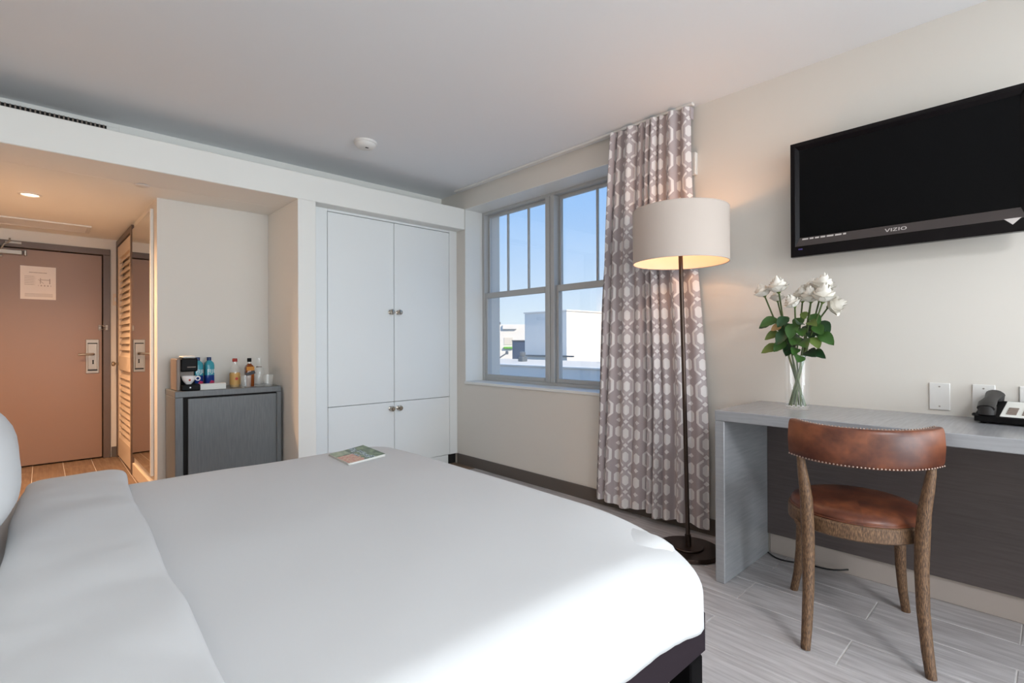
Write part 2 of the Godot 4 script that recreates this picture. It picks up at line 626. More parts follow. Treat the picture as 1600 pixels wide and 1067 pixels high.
	part(turned([[0.36, 0.0], [0.36, -0.07], [0.345, -0.075], [0.345, -0.06]], 40), "drum", M.white_plastic, cl)
	part(turned([[0.0, -0.066], [0.345, -0.066]], 40), "diffuser", M.added_lamp_glow, cl)
	var al := AreaLight3D.new()
	al.name = "added_diffuser_light"
	al.area_size = Vector2(0.6, 0.6)
	al.rotation.x = -PI / 2
	al.position = Vector3(0, -0.08, 0)
	al.light_energy = 4.4
	al.light_color = Color(0.97, 0.98, 1.0)
	al.area_range = 20.0
	al.area_attenuation = 2.0
	al.shadow_enabled = true
	cl.add_child(al)
	# baseboards
	struct(bx(Vector3(W - 0.014, 0, ZC + 0.01), Vector3(W, 0.092, -1.075), 0.003), "baseboard_right", M.baseboard)
	struct(bx(Vector3(W - 0.012, 0, -1.02), Vector3(W, 0.104, ZR), 0.003), "baseboard_desk", M.baseboard_pale)
	struct(bx(Vector3(0.5, 0, ZD), Vector3(0.555, 0.1, ZD + 0.012), 0.002), "baseboard_far", M.baseboard)
	struct(bx(Vector3(0.64, 0, ZN), Vector3(1.325, 0.09, ZN + 0.012), 0.002), "baseboard_niche", M.baseboard)
	var bh := bx(Vector3(-0.014, 0, -L), Vector3(0, 0.1, -0.99), 0.002, hx)
	struct(bh, "baseboard_hall", M.louver)

func hall() -> Transform3D:
	# axes of the skewed hall wall: -z runs from the entrance corner towards the room, x points into the wall
	var d := (HALL_B - HALL_A).normalized()
	var zz := -d
	var xx := Vector3.UP.cross(zz).normalized()
	if xx.x < 0.0:
		xx = -xx
	return Transform3D(Basis(xx, Vector3.UP, zz), HALL_A)

# ---------------------------------------------------------------- window and the world outside
func window_and_outside():
	var xf := W + 0.2
	var win := Node3D.new()
	win.name = "window_1"
	add_child(win)
	tag(win, "grey aluminium double-hung window pair with divided upper sashes", "", "", "structure")
	var z0 := ZS
	var z1 := -1.55
	var zm := -2.765
	var y0 := 0.75
	var y1 := ST
	var fr := new_st()
	box(fr, Vector3(xf, y0, z0), Vector3(xf + 0.09, y1, z0 + 0.035), 0.003)
	box(fr, Vector3(xf, y0, z1 - 0.035), Vector3(xf + 0.09, y1, z1), 0.003)
	box(fr, Vector3(xf, y0, z0 + 0.035), Vector3(xf + 0.09, y0 + 0.032, z1 - 0.035), 0.003)
	box(fr, Vector3(xf, y1 - 0.03, z0 + 0.035), Vector3(xf + 0.09, y1, z1 - 0.035), 0.003)
	part(fr, "frame", M.aluminium, win)
	var mu := new_st()
	box(mu, Vector3(xf - 0.012, y0 + 0.032, zm - 0.05), Vector3(xf + 0.09, y1 - 0.03, zm - 0.004), 0.003)
	box(mu, Vector3(xf - 0.004, y0 + 0.032, zm - 0.004), Vector3(xf + 0.09, y1 - 0.03, zm + 0.006), 0.001)
	box(mu, Vector3(xf - 0.012, y0 + 0.032, zm + 0.006), Vector3(xf + 0.09, y1 - 0.03, zm + 0.046), 0.003)
	part(mu, "mullion", M.aluminium, win)
	var ym := 1.54
	for side in 2:
		var a: float = z0 + 0.035 if side == 0 else zm + 0.046
		var b: float = zm - 0.05 if side == 0 else z1 - 0.035
		# upper sash, set outwards
		var us := new_st()
		var ux := xf + 0.048
		box(us, Vector3(ux, ym - 0.02, a), Vector3(ux + 0.03, y1 - 0.03, a + 0.022), 0.002)
		box(us, Vector3(ux, ym - 0.02, b - 0.022), Vector3(ux + 0.03, y1 - 0.03, b), 0.002)
		box(us, Vector3(ux, ym - 0.02, a + 0.022), Vector3(ux + 0.03, ym + 0.022, b - 0.022), 0.002)
		box(us, Vector3(ux, y1 - 0.052, a + 0.022), Vector3(ux + 0.03, y1 - 0.03, b - 0.022), 0.002)
		var uo := part(us, "upper_sash", M.aluminium, win)
		for k in [1, 2]:
			var zz: float = a + (b - a) * k / 3.0
			part(bx(Vector3(ux + 0.006, ym + 0.022, zz - 0.009), Vector3(ux + 0.024, y1 - 0.052, zz + 0.009), 0.002), "glazing_bar", M.aluminium, uo)
		for k in 3:
			var za: float = a + 0.022 if k == 0 else a + (b - a) * k / 3.0 + 0.009
			var zb: float = b - 0.022 if k == 2 else a + (b - a) * (k + 1) / 3.0 - 0.009
			part(bx(Vector3(ux + 0.013, ym + 0.022, za), Vector3(ux + 0.017, y1 - 0.052, zb), 0.0), "pane", M.window_glass, uo)
		# lower sash, nearer the room
		var ls := new_st()
		var lx := xf + 0.012
		box(ls, Vector3(lx, y0 + 0.032, a), Vector3(lx + 0.03, ym + 0.025, a + 0.026), 0.002)
		box(ls, Vector3(lx, y0 + 0.032, b - 0.026), Vector3(lx + 0.03, ym + 0.025, b), 0.002)
		box(ls, Vector3(lx, y0 + 0.032, a + 0.026), Vector3(lx + 0.03, y0 + 0.066, b - 0.026), 0.002)
		box(ls, Vector3(lx, ym - 0.025, a + 0.026), Vector3(lx + 0.03, ym + 0.025, b - 0.026), 0.002)
		var lo := part(ls, "lower_sash", M.aluminium, win)
		part(bx(Vector3(lx + 0.013, y0 + 0.066, a + 0.026), Vector3(lx + 0.017, ym - 0.025, b - 0.026), 0.0), "pane", M.window_glass, lo)

	# outside: flat roofs of the neighbouring buildings
	mat("stucco", c8(226, 224, 220), 0.9)
	mat("roof_felt", c8(214, 208, 198), 0.95)
	mat("asphalt", c8(120, 122, 126), 0.95)
	mat("outside_metal", c8(96, 104, 112), 0.5, 0.4)
	mat("window_dark", c8(70, 76, 84), 0.2)
	mat("hedge_green", c8(96, 170, 52), 0.9)
	mat("navy_panel", c8(36, 62, 96), 0.5)
	struct(bx(Vector3(4, -5.2, -160), Vector3(260, -5.0, 60), 0.0), "ground", M.asphalt)
	# the low flat-roofed building next door, its wall towards us
	var low := thing("low_flat_roof_building", "low flat-roofed building with blue-grey parapet wall just outside the window", "building", Vector3(14.5, -5, -14))
	part(bx(Vector3(-1.5, 0, -12), Vector3(-1.2, 5.24, 13.5), 0.02), "parapet_wall", M.stucco, low)
	part(bx(Vector3(-1.2, 0, -12), Vector3(9.0, 5.02, 13.5), 0.02), "roof", M.roof_felt, low)
	part(bx(Vector3(-1.56, 5.24, -12), Vector3(-1.14, 5.30, 13.5), 0.01), "coping", M.stucco, low)
	var pc := new_st()
	var cab := []
	for i in 13:
		var t := i / 12.0
		cab.append(Vector3(-1.62, 4.75 - 0.55 * t - 0.25 * sin(PI * t), -3.0 + 9.5 * t))
	tube(pc, cab, range(13).map(func(_i): return 0.025), 6)
	part(pc, "cable", M.cable, low)
	# big white cube
	var cube := thing("white_cube_building", "big plain white cubic building with one sunlit face beyond the roofs", "building", Vector3(24.2, -5, -20.9))
	part(bx(Vector3(0, 0, -3.8), Vector3(12, 8.1, 0), 0.02), "wall", M.stucco, cube)
	part(bx(Vector3(-0.06, 8.1, -3.86), Vector3(12.06, 8.2, 0.06), 0.02), "roof_edge", M.stucco, cube)
	part(bx(Vector3(-0.12, 5.2, -3.6), Vector3(0.0, 5.3, 0.6), 0.0), "pipe_run", M.outside_metal, cube)
	# rooftop unit
	var ac := thing("rooftop_fan_unit", "small grey rooftop fan unit beside the white cube", "fan unit", Vector3(20.6, 0.02, -21.2))
	part(bx(Vector3(-0.2, 0, -0.2), Vector3(0.2, 0.28, 0.2), 0.02), "housing", M.outside_metal, ac)
	part(turned([[0.13, 0.28], [0.17, 0.36], [0.18, 0.52], [0.13, 0.58], [0.0, 0.6]], 16), "fan_cowl", M.outside_metal, ac)
	# far white building with openings
	var far := thing("far_white_building", "distant pale stucco building with small windows and green strips", "building", Vector3(40.4, -5, -44.3), -PI / 4)
	part(bx(Vector3(-7, 0, -8), Vector3(4.5, 8.3, 0), 0.02), "wall", M.stucco, far)
	part(bx(Vector3(-0.46, 7.75, 0), Vector3(1.2, 8.25, 0.3), 0.02), "sign_board", M.stucco, far)
	part(bx(Vector3(-1.6, 5.95, 0), Vector3(-1.15, 6.75, 0.05), 0.01), "window", M.window_dark, far)
	part(bx(Vector3(-0.3, 5.9, 0), Vector3(0.75, 6.75, 0.05), 0.01), "window", M.roof_felt, far)
	part(bx(Vector3(-1.75, 5.4, 0.05), Vector3(-0.85, 5.65, 0.3), 0.05), "green_strip", M.hedge_green, far)
	part(bx(Vector3(-0.35, 5.4, 0.05), Vector3(0.8, 5.65, 0.3), 0.05), "green_strip", M.hedge_green, far)
	part(turned([[0.1, 8.3], [0.1, 8.62], [0.0, 8.66]], 8, Transform3D(Basis.IDENTITY, Vector3(-0.85, 0, -1))), "vent_pipe", M.outside_metal, far)
	var np := thing("navy_shed", "dark navy-blue shed in front of the distant pale building", "shed", Vector3(31.1, -5, -32.5), -PI / 4)
	part(bx(Vector3(-0.57, 0, -1.5), Vector3(0.57, 6.28, 0), 0.02), "wall", M.navy_panel, np)
	part(bx(Vector3(-0.62, 6.28, -1.6), Vector3(0.6, 6.36, 0.1), 0.01), "roof", M.outside_metal, np)
	# arm lamp on the neighbouring roof
	var arm := thing("rooftop_floodlight", "grey floodlight on a bent arm above the neighbouring roof", "floodlight", Vector3(13.5, 0.02, -15.45))
	var at := new_st()
	tube(at, [Vector3(0, 0, 0), Vector3(0, 0.34, 0), Vector3(0.06, 0.44, 0.06), Vector3(0.3, 0.66, 0.3)], [0.035, 0.035, 0.03, 0.025], 8)
	part(at, "arm", M.outside_metal, arm)
	part(bx(Vector3(0.26, 0.62, 0.26), Vector3(0.38, 0.76, 0.38), 0.03), "lamp_head", M.outside_metal, arm)

# ---------------------------------------------------------------- wardrobe
func knob(parent: Node, at: Vector3, axis := Vector3(0, 0, 1)):
	var up := axis
	var side := Vector3.UP.cross(up).normalized()
	var xf := Transform3D(Basis(side, up, side.cross(up)).scaled(Vector3(1.25, 1.25, 1.25)), at)
	part(turned([[0.0, 0.0], [0.014, 0.0], [0.014, 0.004], [0.006, 0.008], [0.006, 0.018], [0.016, 0.024], [0.019, 0.032], [0.015, 0.040], [0.0, 0.043]], 18, xf), "knob", M.chrome, parent).set_meta("label", "round polished metal knob")

func wardrobe():
	var x0 := 1.476
	var x1 := W
	var t := thing("built_in_wardrobe", "pale grey built-in wardrobe with four flat doors and metal knobs", "wardrobe", Vector3(0, 0, ZC))
	var fr := new_st()
	box(fr, Vector3(x0, 0.0, -0.03), Vector3(1.587, SB, 0), 0.003)
	box(fr, Vector3(2.721, 0.09, -0.03), Vector3(x1, SB, 0), 0.003)
	box(fr, Vector3(1.587, 2.111, -0.03), Vector3(2.721, SB, 0), 0.002)
	part(fr, "face_frame", M.wardrobe_paint, t)
	part(bx(Vector3(x0, 0, -0.5), Vector3(x1, SB, -0.032), 0.0), "carcass", M.dark_gap, t)
	part(bx(Vector3(1.587, 0.0, -0.032), Vector3(x1 - 0.09, 0.085, -0.022), 0.0), "kick_board", M.wardrobe_paint, t)
	for d in [[1.590, 2.1535, 0.619, 2.107, 0], [2.1575, 2.718, 0.619, 2.107, 1], [1.590, 2.1535, 0.092, 0.615, 0], [2.1575, 2.718, 0.092, 0.615, 1]]:
		var o := part(bx(Vector3(d[0], d[2], -0.024), Vector3(d[1], d[3], -0.001), 0.002), "door", M.wardrobe_paint, t)
		var kx: float = d[1] - 0.036 if d[4] == 0 else d[0] + 0.032
		var ky: float = 1.362 if d[3] > 1.0 else 0.563
		knob(o, Vector3(kx, ky, -0.001))

# ---------------------------------------------------------------- entrance
func entrance():
	var d := thing("entrance_door", "taupe flush entrance door with steel lock plate and paper notice", "door", Vector3(0, 0, ZD))
	tag(d, "", "", "", "structure")
	d.name = "door_1"
	var fr := new_st()
	box(fr, Vector3(-0.56, 2.03 - 0.058, -0.1), Vector3(0.493, 2.03, 0.016), 0.003)
	box(fr, Vector3(0.437, 0, -0.1), Vector3(0.493, 2.03 - 0.058, 0.016), 0.003)
	box(fr, Vector3(-0.56, 0, -0.1), Vector3(-0.5, 2.03 - 0.058, 0.016), 0.003)
	part(fr, "door_frame", M.hall_frame, d)
	part(bx(Vector3(-0.494, 0.012, -0.06), Vector3(0.430, 1.965, -0.012), 0.002), "door_leaf", M.hall_door, d)
	part(bx(Vector3(-0.5, 0, -0.1), Vector3(0.437, 1.972, -0.064), 0.0), "door_stop", M.dark_gap, d)
	# lock plate
	var lk := part(bx(Vector3(0.309, 0.825, -0.012), Vector3(0.408, 1.152, -0.004), 0.003), "lock_plate", M.steel, d)
	part(bx(Vector3(0.323, 0.862, -0.004), Vector3(0.394, 1.115, 0.004), 0.003), "lock_cover", M.steel, lk)
	part(bx(Vector3(0.322, 1.109, -0.004), Vector3(0.395, 1.118, 0.006), 0.001), "slot", M.black_plastic, lk)
	part(bx(Vector3(0.322, 0.852, -0.004), Vector3(0.395, 0.861, 0.006), 0.001), "slot", M.black_plastic, lk)
	var kh := new_st()
	prism(kh, PackedVector2Array([Vector2(-0.006, -0.02), Vector2(0.006, -0.02), Vector2(0.004, 0.004), Vector2(0.007, 0.014), Vector2(0.0, 0.021), Vector2(-0.007, 0.014), Vector2(-0.004, 0.004)]), 0.0, 0.006, Transform3D(Basis.IDENTITY, Vector3(0.362, 0.935, 0.0)))
	part(kh, "keyhole", M.black_plastic, lk)
	var lv := new_st()
	tube(lv, [Vector3(0.362, 1.01, 0.0), Vector3(0.362, 1.01, 0.05), Vector3(0.345, 1.01, 0.062), Vector3(0.25, 1.008, 0.062)], [0.012, 0.012, 0.011, 0.010], 10)
	part(lv, "lever_handle", M.steel, d)
	# privacy latch
	var la := new_st()
	for e in [[0.402, -0.012], [0.452, 0.016]]:
		box(la, Vector3(e[0], 1.24, e[1]), Vector3(e[0] + 0.022, 1.292, e[1] + 0.014), 0.003)
	tube(la, [Vector3(0.41, 1.28, 0.0), Vector3(0.43, 1.285, 0.03), Vector3(0.465, 1.266, 0.034), Vector3(0.43, 1.248, 0.03), Vector3(0.41, 1.252, 0.0)], [0.004, 0.004, 0.004, 0.004, 0.004], 6)
	part(la, "guard_latch", M.steel, d)
	# closer
	var cl := new_st()
	box(cl, Vector3(-0.42, 1.905, -0.012), Vector3(-0.125, 1.945, 0.035), 0.004)
	part(cl, "door_closer", M.steel, d)
	part(turned([[0.0, 0.0], [0.013, 0.0], [0.013, 0.012], [0.008, 0.016], [0.0, 0.018]], 12, Transform3D(Basis(Vector3(1, 0, 0), Vector3(0, 0, 1), Vector3(0, -1, 0)), Vector3(-0.262, 1.89, -0.012))), "closer_bolt", M.steel, d)
	part(bx(Vector3(-0.115, 1.9, -0.012), Vector3(-0.097, 1.95, 0.03), 0.004), "closer_cap", M.steel, d)
	var ca := new_st()
	tube(ca, [Vector3(-0.26, 1.95, 0.015), Vector3(-0.24, 1.985, 0.05), Vector3(-0.205, 2.02, 0.03), Vector3(-0.205, 2.045, 0.018)], [0.008, 0.008, 0.007, 0.007], 8)
	box(ca, Vector3(-0.235, 2.0, 0.016), Vector3(-0.13, 2.02, 0.024), 0.002)
	part(ca, "closer_arm", M.steel, d)

	# paper notice
	var pt := picture(256, 320, func(px, py):
		var c := c8(234, 224, 216)
		var ink := c8(150, 132, 124)
		var on := false
		if py > 56 and py < 64 and px > 60 and px < 190 and (px / 7 + py) % 5 != 0: on = true
		if px > 28 and px < 112 and py > 84 and py < 190 and py % 16 < 5 and (px * 7 + py * 3) % 11 < 8 and px < 112 - (py * 5) % 23: on = true
		if py > 262 and py < 294 and py % 12 < 5 and px > 30 and px < 232 and (px * 5 + py) % 9 < 6: on = true
		if px > 126 and px < 220 and py > 96 and py < 200:
			if absi(px - 142) < 3 and py > 110 and py < 166: on = true
			if absi(px - 210) < 4 and py > 114 and py < 166: on = true
			if absi(py - 128) < 4 and px > 142 and px < 210 and px % 9 < 7: on = true
			if absi(py - 184) < 6 and (px % 24) < 10: on = true
			if absi((px - 142) - (py - 140)) < 3 and px < 166: on = true
		return c.lerp(ink, 0.75) if on else c)
	var pm := mat("notice_print", Color.WHITE, 0.9, 0.0, 0.2)
	pm.albedo_texture = pt
	var notice := thing("paper_notice", "white printed paper notice with floor plan taped to entrance door", "notice", Vector3(-0.021, 1.666, ZD - 0.0115))
	var ps := new_st()
	var nu := 8
	var P := []
	var UV := []
	for i in nu + 1:
		var r := []
		var q := []
		for j in nu + 1:
			var u := float(j) / nu
			var v := float(i) / nu
			var corner := maxf(0.0, absf(u - 0.5) + absf(v - 0.5) - 0.8)
			r.append(Vector3((u - 0.5) * 0.238, (0.5 - v) * 0.30, 0.001 + 0.02 * corner + 0.001 * sin(u * 9.0)))
			q.append(Vector2(u, v))
		P.append(r)
		UV.append(q)
	sheet(ps, P, UV)
	var PB := []
	for r in P:
		PB.append(r.map(func(e): return e - Vector3(0, 0, 0.0008)))
	sheet(ps, PB, UV, true, 2)
	part(ps, "sheet_of_paper", pm, notice)

	# louvered closet door in the hall wall
	var hx := hall()
	var L := (HALL_B - HALL_A).length()
	var lw := Node3D.new()
	lw.name = "door_2"
	add_child(lw)
	lw.transform = hx
	tag(lw, "cream louvered closet door in dark frame beside the mirror", "", "", "structure")
	var lf := new_st()
	box(lf, Vector3(-0.02, 0, -0.995), Vector3(0.06, 2.115, -0.935), 0.003)
	box(lf, Vector3(-0.02, 0, -0.062), Vector3(0.06, 2.115, -0.012), 0.003)
	box(lf, Vector3(-0.02, 2.06, -0.935), Vector3(0.06, 2.115, -0.062), 0.003)
	part(lf, "door_frame", M.hall_frame, lw)
	var stl := new_st()
	var za := -0.93
	var zb := -0.066
	box(stl, Vector3(-0.012, 0.02, za), Vector3(0.022, 2.05, za + 0.09), 0.002)
	box(stl, Vector3(-0.012, 0.02, zb - 0.09), Vector3(0.022, 2.05, zb), 0.002)
	box(stl, Vector3(-0.012, 0.02, za + 0.09), Vector3(0.022, 0.21, zb - 0.09), 0.002)
	box(stl, Vector3(-0.012, 1.93, za + 0.09), Vector3(0.022, 2.05, zb - 0.09), 0.002)
	box(stl, Vector3(-0.012, 0.86, za + 0.09), Vector3(0.022, 0.99, zb - 0.09), 0.002)
	part(stl, "stile_frame", M.louver, lw)
	part(bx(Vector3(0.03, 0.02, za), Vector3(0.034, 2.05, zb), 0.0), "backing", M.louver, lw)
	var slat := bx(Vector3(-0.0025, -0.034, za + 0.09), Vector3(0.0025, 0.034, zb - 0.09), 0.001)
	slat.generate_normals()
	var sm := slat.commit()
	var ys := []
	var y := 0.24
	while y < 0.85:
		ys.append(y)
		y += 0.0575
	y = 1.02
	while y < 1.92:
		ys.append(y)
		y += 0.0595
	for e in ys:
		var o := mpart(sm, "slat", M.louver, lw)
		o.position = Vector3(0.006, e, 0)
		o.rotation.z = -0.42
	knob(lw, Vector3(-0.012, 0.915, -0.10), Vector3(-1, 0, 0))

	# mirror on the hall wall
	var mi := thing("wall_mirror", "tall frameless hall mirror with bright metal edge beside louvered door", "mirror")
	mi.transform = hx
	part(bx(Vector3(-0.016, 0.165, -1.875), Vector3(-0.001, 2.07, -1.015), 0.001), "mirror_glass", M.mirror, mi)
	var me := new_st()
	box(me, Vector3(-0.021, 0.16, -1.905), Vector3(-0.001, 2.075, -1.876), 0.002)
	part(me, "edge_strip", M.white_gloss, mi)
	# switch by the entrance
	var s := thing("light_switch", "small cream light switch plate on the strip beside entrance door", "switch", Vector3(0.532, 1.545, ZD))
	part(bx(Vector3(-0.02, -0.058, 0), Vector3(0.018, 0.058, 0.006), 0.002), "plate", M.louver, s)
	part(bx(Vector3(-0.008, -0.018, 0.006), Vector3(0.008, 0.018, 0.011), 0.002), "rocker", M.white_plastic, s)

	# things in the hall ceiling
	var dl := thing("recessed_downlight", "round recessed downlight glowing warm in the hall ceiling", "downlight", Vector3(-0.057, SB, -4.768))
	part(turned([[0.062, 0.0], [0.062, -0.004], [0.05, -0.007], [0.046, -0.003], [0.046, -0.0005]], 28), "trim_ring", M.white_plastic, dl)
	part(turned([[0.0, -0.0012], [0.046, -0.0012]], 28), "lens", M.downlight_glow, dl)
	var sp := SpotLight3D.new()
	sp.name = "downlight_beam"
	sp.position = Vector3(0, -0.02, 0)
	sp.rotation.x = -PI / 2
	sp.spot_angle = 76.0
	sp.spot_angle_attenuation = 1.0
	sp.spot_range = 12.0
	sp.spot_attenuation = 2.0
	sp.light_size = 0.045
	sp.light_energy = 4.8
	sp.light_color = Color(1.0, 0.80, 0.62)
	sp.shadow_enabled = true
	dl.add_child(sp)
	var cp := thing("sprinkler_cover", "flat white round sprinkler cover plate on the hall ceiling", "sprinkler cover", Vector3(0.475, SB, -4.0))
	part(turned([[0.0, -0.008], [0.036, -0.008], [0.042, -0.005], [0.042, -0.003]], 24), "cover_plate", M.white_plastic, cp)
	part(turned([[0.034, -0.004], [0.034, 0.0]], 24), "collar", M.dark_gap, cp)
	var ag := thing("ceiling_air_grille", "flat white slatted air grille in ceiling before the entrance door", "air grille", Vector3(-0.06, SB, -5.86))
	var gr := new_st()
	box(gr, Vector3(-0.45, -0.012, -0.17), Vector3(0.38, 0.0, -0.14), 0.003)
	box(gr, Vector3(-0.45, -0.012, 0.14), Vector3(0.38, 0.0, 0.17), 0.003)
	box(gr, Vector3(-0.45, -0.012, -0.14), Vector3(-0.42, 0.0, 0.14), 0.003)
	box(gr, Vector3(0.35, -0.012, -0.14), Vector3(0.38, 0.0, 0.14), 0.003)
	part(gr, "frame", M.white_plastic, ag)
	for k in 9:
		var zz := -0.125 + k * 0.031
		part(bx(Vector3(-0.42, -0.009, zz - 0.011), Vector3(0.35, -0.001, zz + 0.011), 0.001), "slat", M.white_plastic, ag)
	# linear grille on the ledge wall
	var lg := thing("linear_air_grille", "long dark linear air grille above the soffit ledge", "air grille", Vector3(0, 2.405, -4.0))
	part(bx(Vector3(-0.45, -0.055, 0.0), Vector3(0.295, 0.052, 0.004), 0.0), "dark_opening", M.dark_gap, lg)
	var lfm := new_st()
	box(lfm, Vector3(-0.48, 0.052, 0), Vector3(0.36, 0.075, 0.008), 0.002)
	box(lfm, Vector3(-0.48, -0.078, 0), Vector3(0.36, -0.055, 0.008), 0.002)
	box(lfm, Vector3(0.295, -0.055, 0), Vector3(0.36, 0.052, 0.008), 0.002)
	part(lfm, "frame", M.soffit_paint, lg)
	for k in 36:
		var xx := 0.282 - k * 0.0205
		part(bx(Vector3(xx - 0.0036, -0.055, 0.004), Vector3(xx + 0.0036, 0.052, 0.012), 0.0), "fin", M.grey_plastic, lg)

# ---------------------------------------------------------------- bed
# cloth laid over a block: (a, b) run over the cloth, returns a point
func drape(a: float, b: float, lo: Vector2, hi: Vector2, r: float, top: float, dmax: float) -> Vector3:
	var q := Vector2(clampf(a, lo.x + r, hi.x - r), clampf(b, lo.y + r, hi.y - r))
	var o := Vector2(a, b) - q
	var d := minf(o.length(), dmax + 0.03)
	var dir := o.normalized() if o.length() > 1e-6 else Vector2.ZERO
	var lip := maxf(0.0, d - dmax)
	d = minf(d, dmax)
	var h := 0.0
	var drop := 0.0
	if d < r * PI / 2:
		h = r * sin(d / r)
		drop = r * (1.0 - cos(d / r))
	else:
		h = r
		drop = r + d - r * PI / 2
	h -= lip
	var p := q + dir * h
	return Vector3(p.x, top - drop, p.y)

func bed():
	var lo := Vector2(-0.95, -2.2)
	var hi := Vector2(1.233, -0.557)
	var b := thing("bed_base", "dark plum upholstered bed base on black legs under the duvet", "bed base", Vector3.ZERO)
	part(bx(Vector3(-0.93, 0.33, -2.17), Vector3(1.206, 0.46, -0.584), 0.02), "upholstered_frame", M.bed_fabric, b)
	for e in [[1.168, -0.626], [1.172, -2.12], [-0.88, -0.632], [-0.88, -2.12]]:
		part(bx(Vector3(e[0] - 0.03, 0, e[1] - 0.03), Vector3(e[0] + 0.03, 0.33, e[1] + 0.03), 0.004), "leg", M.black_leg, b)
	var mt := thing("mattress", "white sheeted mattress between duvet cuff and pillow", "mattress", Vector3.ZERO)
	var ms := new_st()
	var P := []
	for i in 61:
		var row := []
		for j in 61:
			var aa := lerpf(-0.93 - 0.2, 1.19 + 0.2, i / 60.0)
			var bb := lerpf(-2.16 - 0.2, -0.63 + 0.2, j / 60.0)
			row.append(drape(aa, bb, Vector2(-0.93, -2.16), Vector2(1.19, -0.63), 0.06, 0.615, 0.17))
		P.append(row)
	sheet(ms, P, [], true)
	part(ms, "fitted_sheet", M.linen, mt)

	var nz := noise(1.6, 81, 3)
	var nf := noise(9.0, 82, 2)
	var du := thing("duvet", "smooth white duvet spread over the bed with folded cuff", "duvet", Vector3.ZERO)
	var ds := new_st()
	var nb := 120
	var r := 0.096
	var pr := 0.05
	var top := 0.634
	# outline of the flat top: far side, foot with rounded corners, near side
	var ring := []
	var fx := hi.x - r
	var fz := hi.y - r
	var bz0 := lo.y + r
	for i in 41:
		ring.append([Vector2(lerpf(-0.06, fx - pr, i / 40.0), bz0), Vector2(0, -1), 0.25])
	for i in range(1, 9):
		var g := PI / 2 * i / 8.0
		ring.append([Vector2(fx - pr + pr * sin(g), bz0 + pr - pr * cos(g)), Vector2(sin(g), -cos(g)), 0.25])
	for i in range(1, 61):
		ring.append([Vector2(fx, lerpf(bz0 + pr, fz - pr, i / 60.0)), Vector2(1, 0), 0.222])
	for i in range(1, 13):
		var g := PI / 2 * i / 12.0
		ring.append([Vector2(fx - pr + pr * cos(g), fz - pr + pr * sin(g)), Vector2(cos(g), sin(g)), lerpf(0.222, 0.188, i / 12.0)])
	for i in range(1, 61):
		var x := lerpf(fx - pr, -0.06, i / 60.0)
		ring.append([Vector2(x, fz), Vector2(0, 1), lerpf(0.188, 0.174, smoothstep(0.0, 0.13, fx - pr - x))])
	var finish := func(p: Vector3, hang: float, dir: Vector2) -> Vector3:
		# the near foot corner is squashed down; broad soft waves elsewhere
		var d2 := (p.x - hi.x) * (p.x - hi.x) + (p.z - hi.y) * (p.z - hi.y)
		p.y -= 0.067 * exp(-d2 / 0.04) * (1.0 - hang)
		p.y += 0.004 * nz.get_noise_2d(p.x, p.z) * (1.0 - hang)
		var fold := 0.010 * hang * nf.get_noise_2d(p.x * 0.9 + 3.0, p.z * 0.9)
		return p + Vector3(dir.x, 0, dir.y) * fold
	var D := []
	for e in ring:
		var row := []
		var q: Vector2 = e[0]
		var spine := Vector2(minf(q.x, fx - 0.7), (bz0 + fz) / 2)
		for k in 30:
			var f := spine.lerp(q, k / 30.0)
			row.append(finish.call(Vector3(f.x, top, f.y), 0.0, e[1]))
		var turn := r * PI / 2
		var total: float = turn + e[2] - r
		for k in 19:
			var d: float = total * k / 16.0
			var lip := maxf(0.0, d - total)
			d = minf(d, total)
			var hh := r * sin(minf(d / r, PI / 2)) - lip * 0.8
			var drop := r * (1.0 - cos(d / r)) if d < turn else r + d - turn
			row.append(finish.call(Vector3(q.x + e[1].x * hh, top - drop, q.y + e[1].y * hh), clampf(drop / 0.25, 0.0, 1.0), e[1]))
		D.append(row)
	sheet(ds, D, [], true)
	part(ds, "cover", M.linen, du)
	# folded-back cuff at the head end
	var cs := new_st()
	var K := []
	for i in 33:
		var row := []
		var t := i / 32.0
		# closed loop round the cuff section: over the top, back underneath
		for j in nb + 1:
			var bb := lerpf(lo.y - 0.2, hi.y + 0.2, float(j) / nb)
			var u := minf(t / 0.7, 1.0)
			var ang := PI * u
			var sx := -cos(ang)
			var x := 0.063 + 0.125 * signf(sx) * pow(absf(sx), 0.6)
			var th := 0.05 * pow(sin(ang), 0.32) if u < 1.0 else 0.0
			if t > 0.7:
				x = lerpf(0.188, -0.062, (t - 0.7) / 0.3)
				th = -0.008
			x += 0.012 * nz.get_noise_2d(bb * 0.8, 4.0) - 0.02 * (bb + 1.4) / 0.8
			var p := drape(0.1, bb, Vector2(-2.0, lo.y - 0.012 - th * 0.8), Vector2(2.0, hi.y + 0.012 + th * 0.8), r, top + th, 0.26)
			p.x = x
			p.y += 0.006 * nz.get_noise_2d(x * 2.0, bb * 2.0)
			row.append(p)
		K.append(row)
	sheet(cs, K, [], true)
	part(cs, "folded_cuff", M.linen, du)

	# pillow
	var pl := thing("pillow", "plump white pillow at the head of the bed", "pillow", Vector3(-0.345, 0.815, -1.74), 0.1)
	var ps := new_st()
	var Q := []
	for i in 41:
		var row := []
		for j in 25:
			var th := TAU * i / 40.0
			var ph := PI * (j / 24.0 - 0.5)
			var e := 0.62
			var cx := signf(cos(th)) * pow(absf(cos(th)), e)
			var cz := signf(sin(th)) * pow(absf(sin(th)), e)
			var cp := pow(maxf(cos(ph), 0.0), 0.7)
			var p := Vector3(cx * cp * 0.305, 0.2 * signf(sin(ph)) * pow(absf(sin(ph)), 0.9), cz * cp * 0.40)
			p *= 1.0 + 0.03 * nz.get_noise_3d(p.x * 3, p.y * 3, p.z * 3)
			row.append(p)
		Q.append(row)
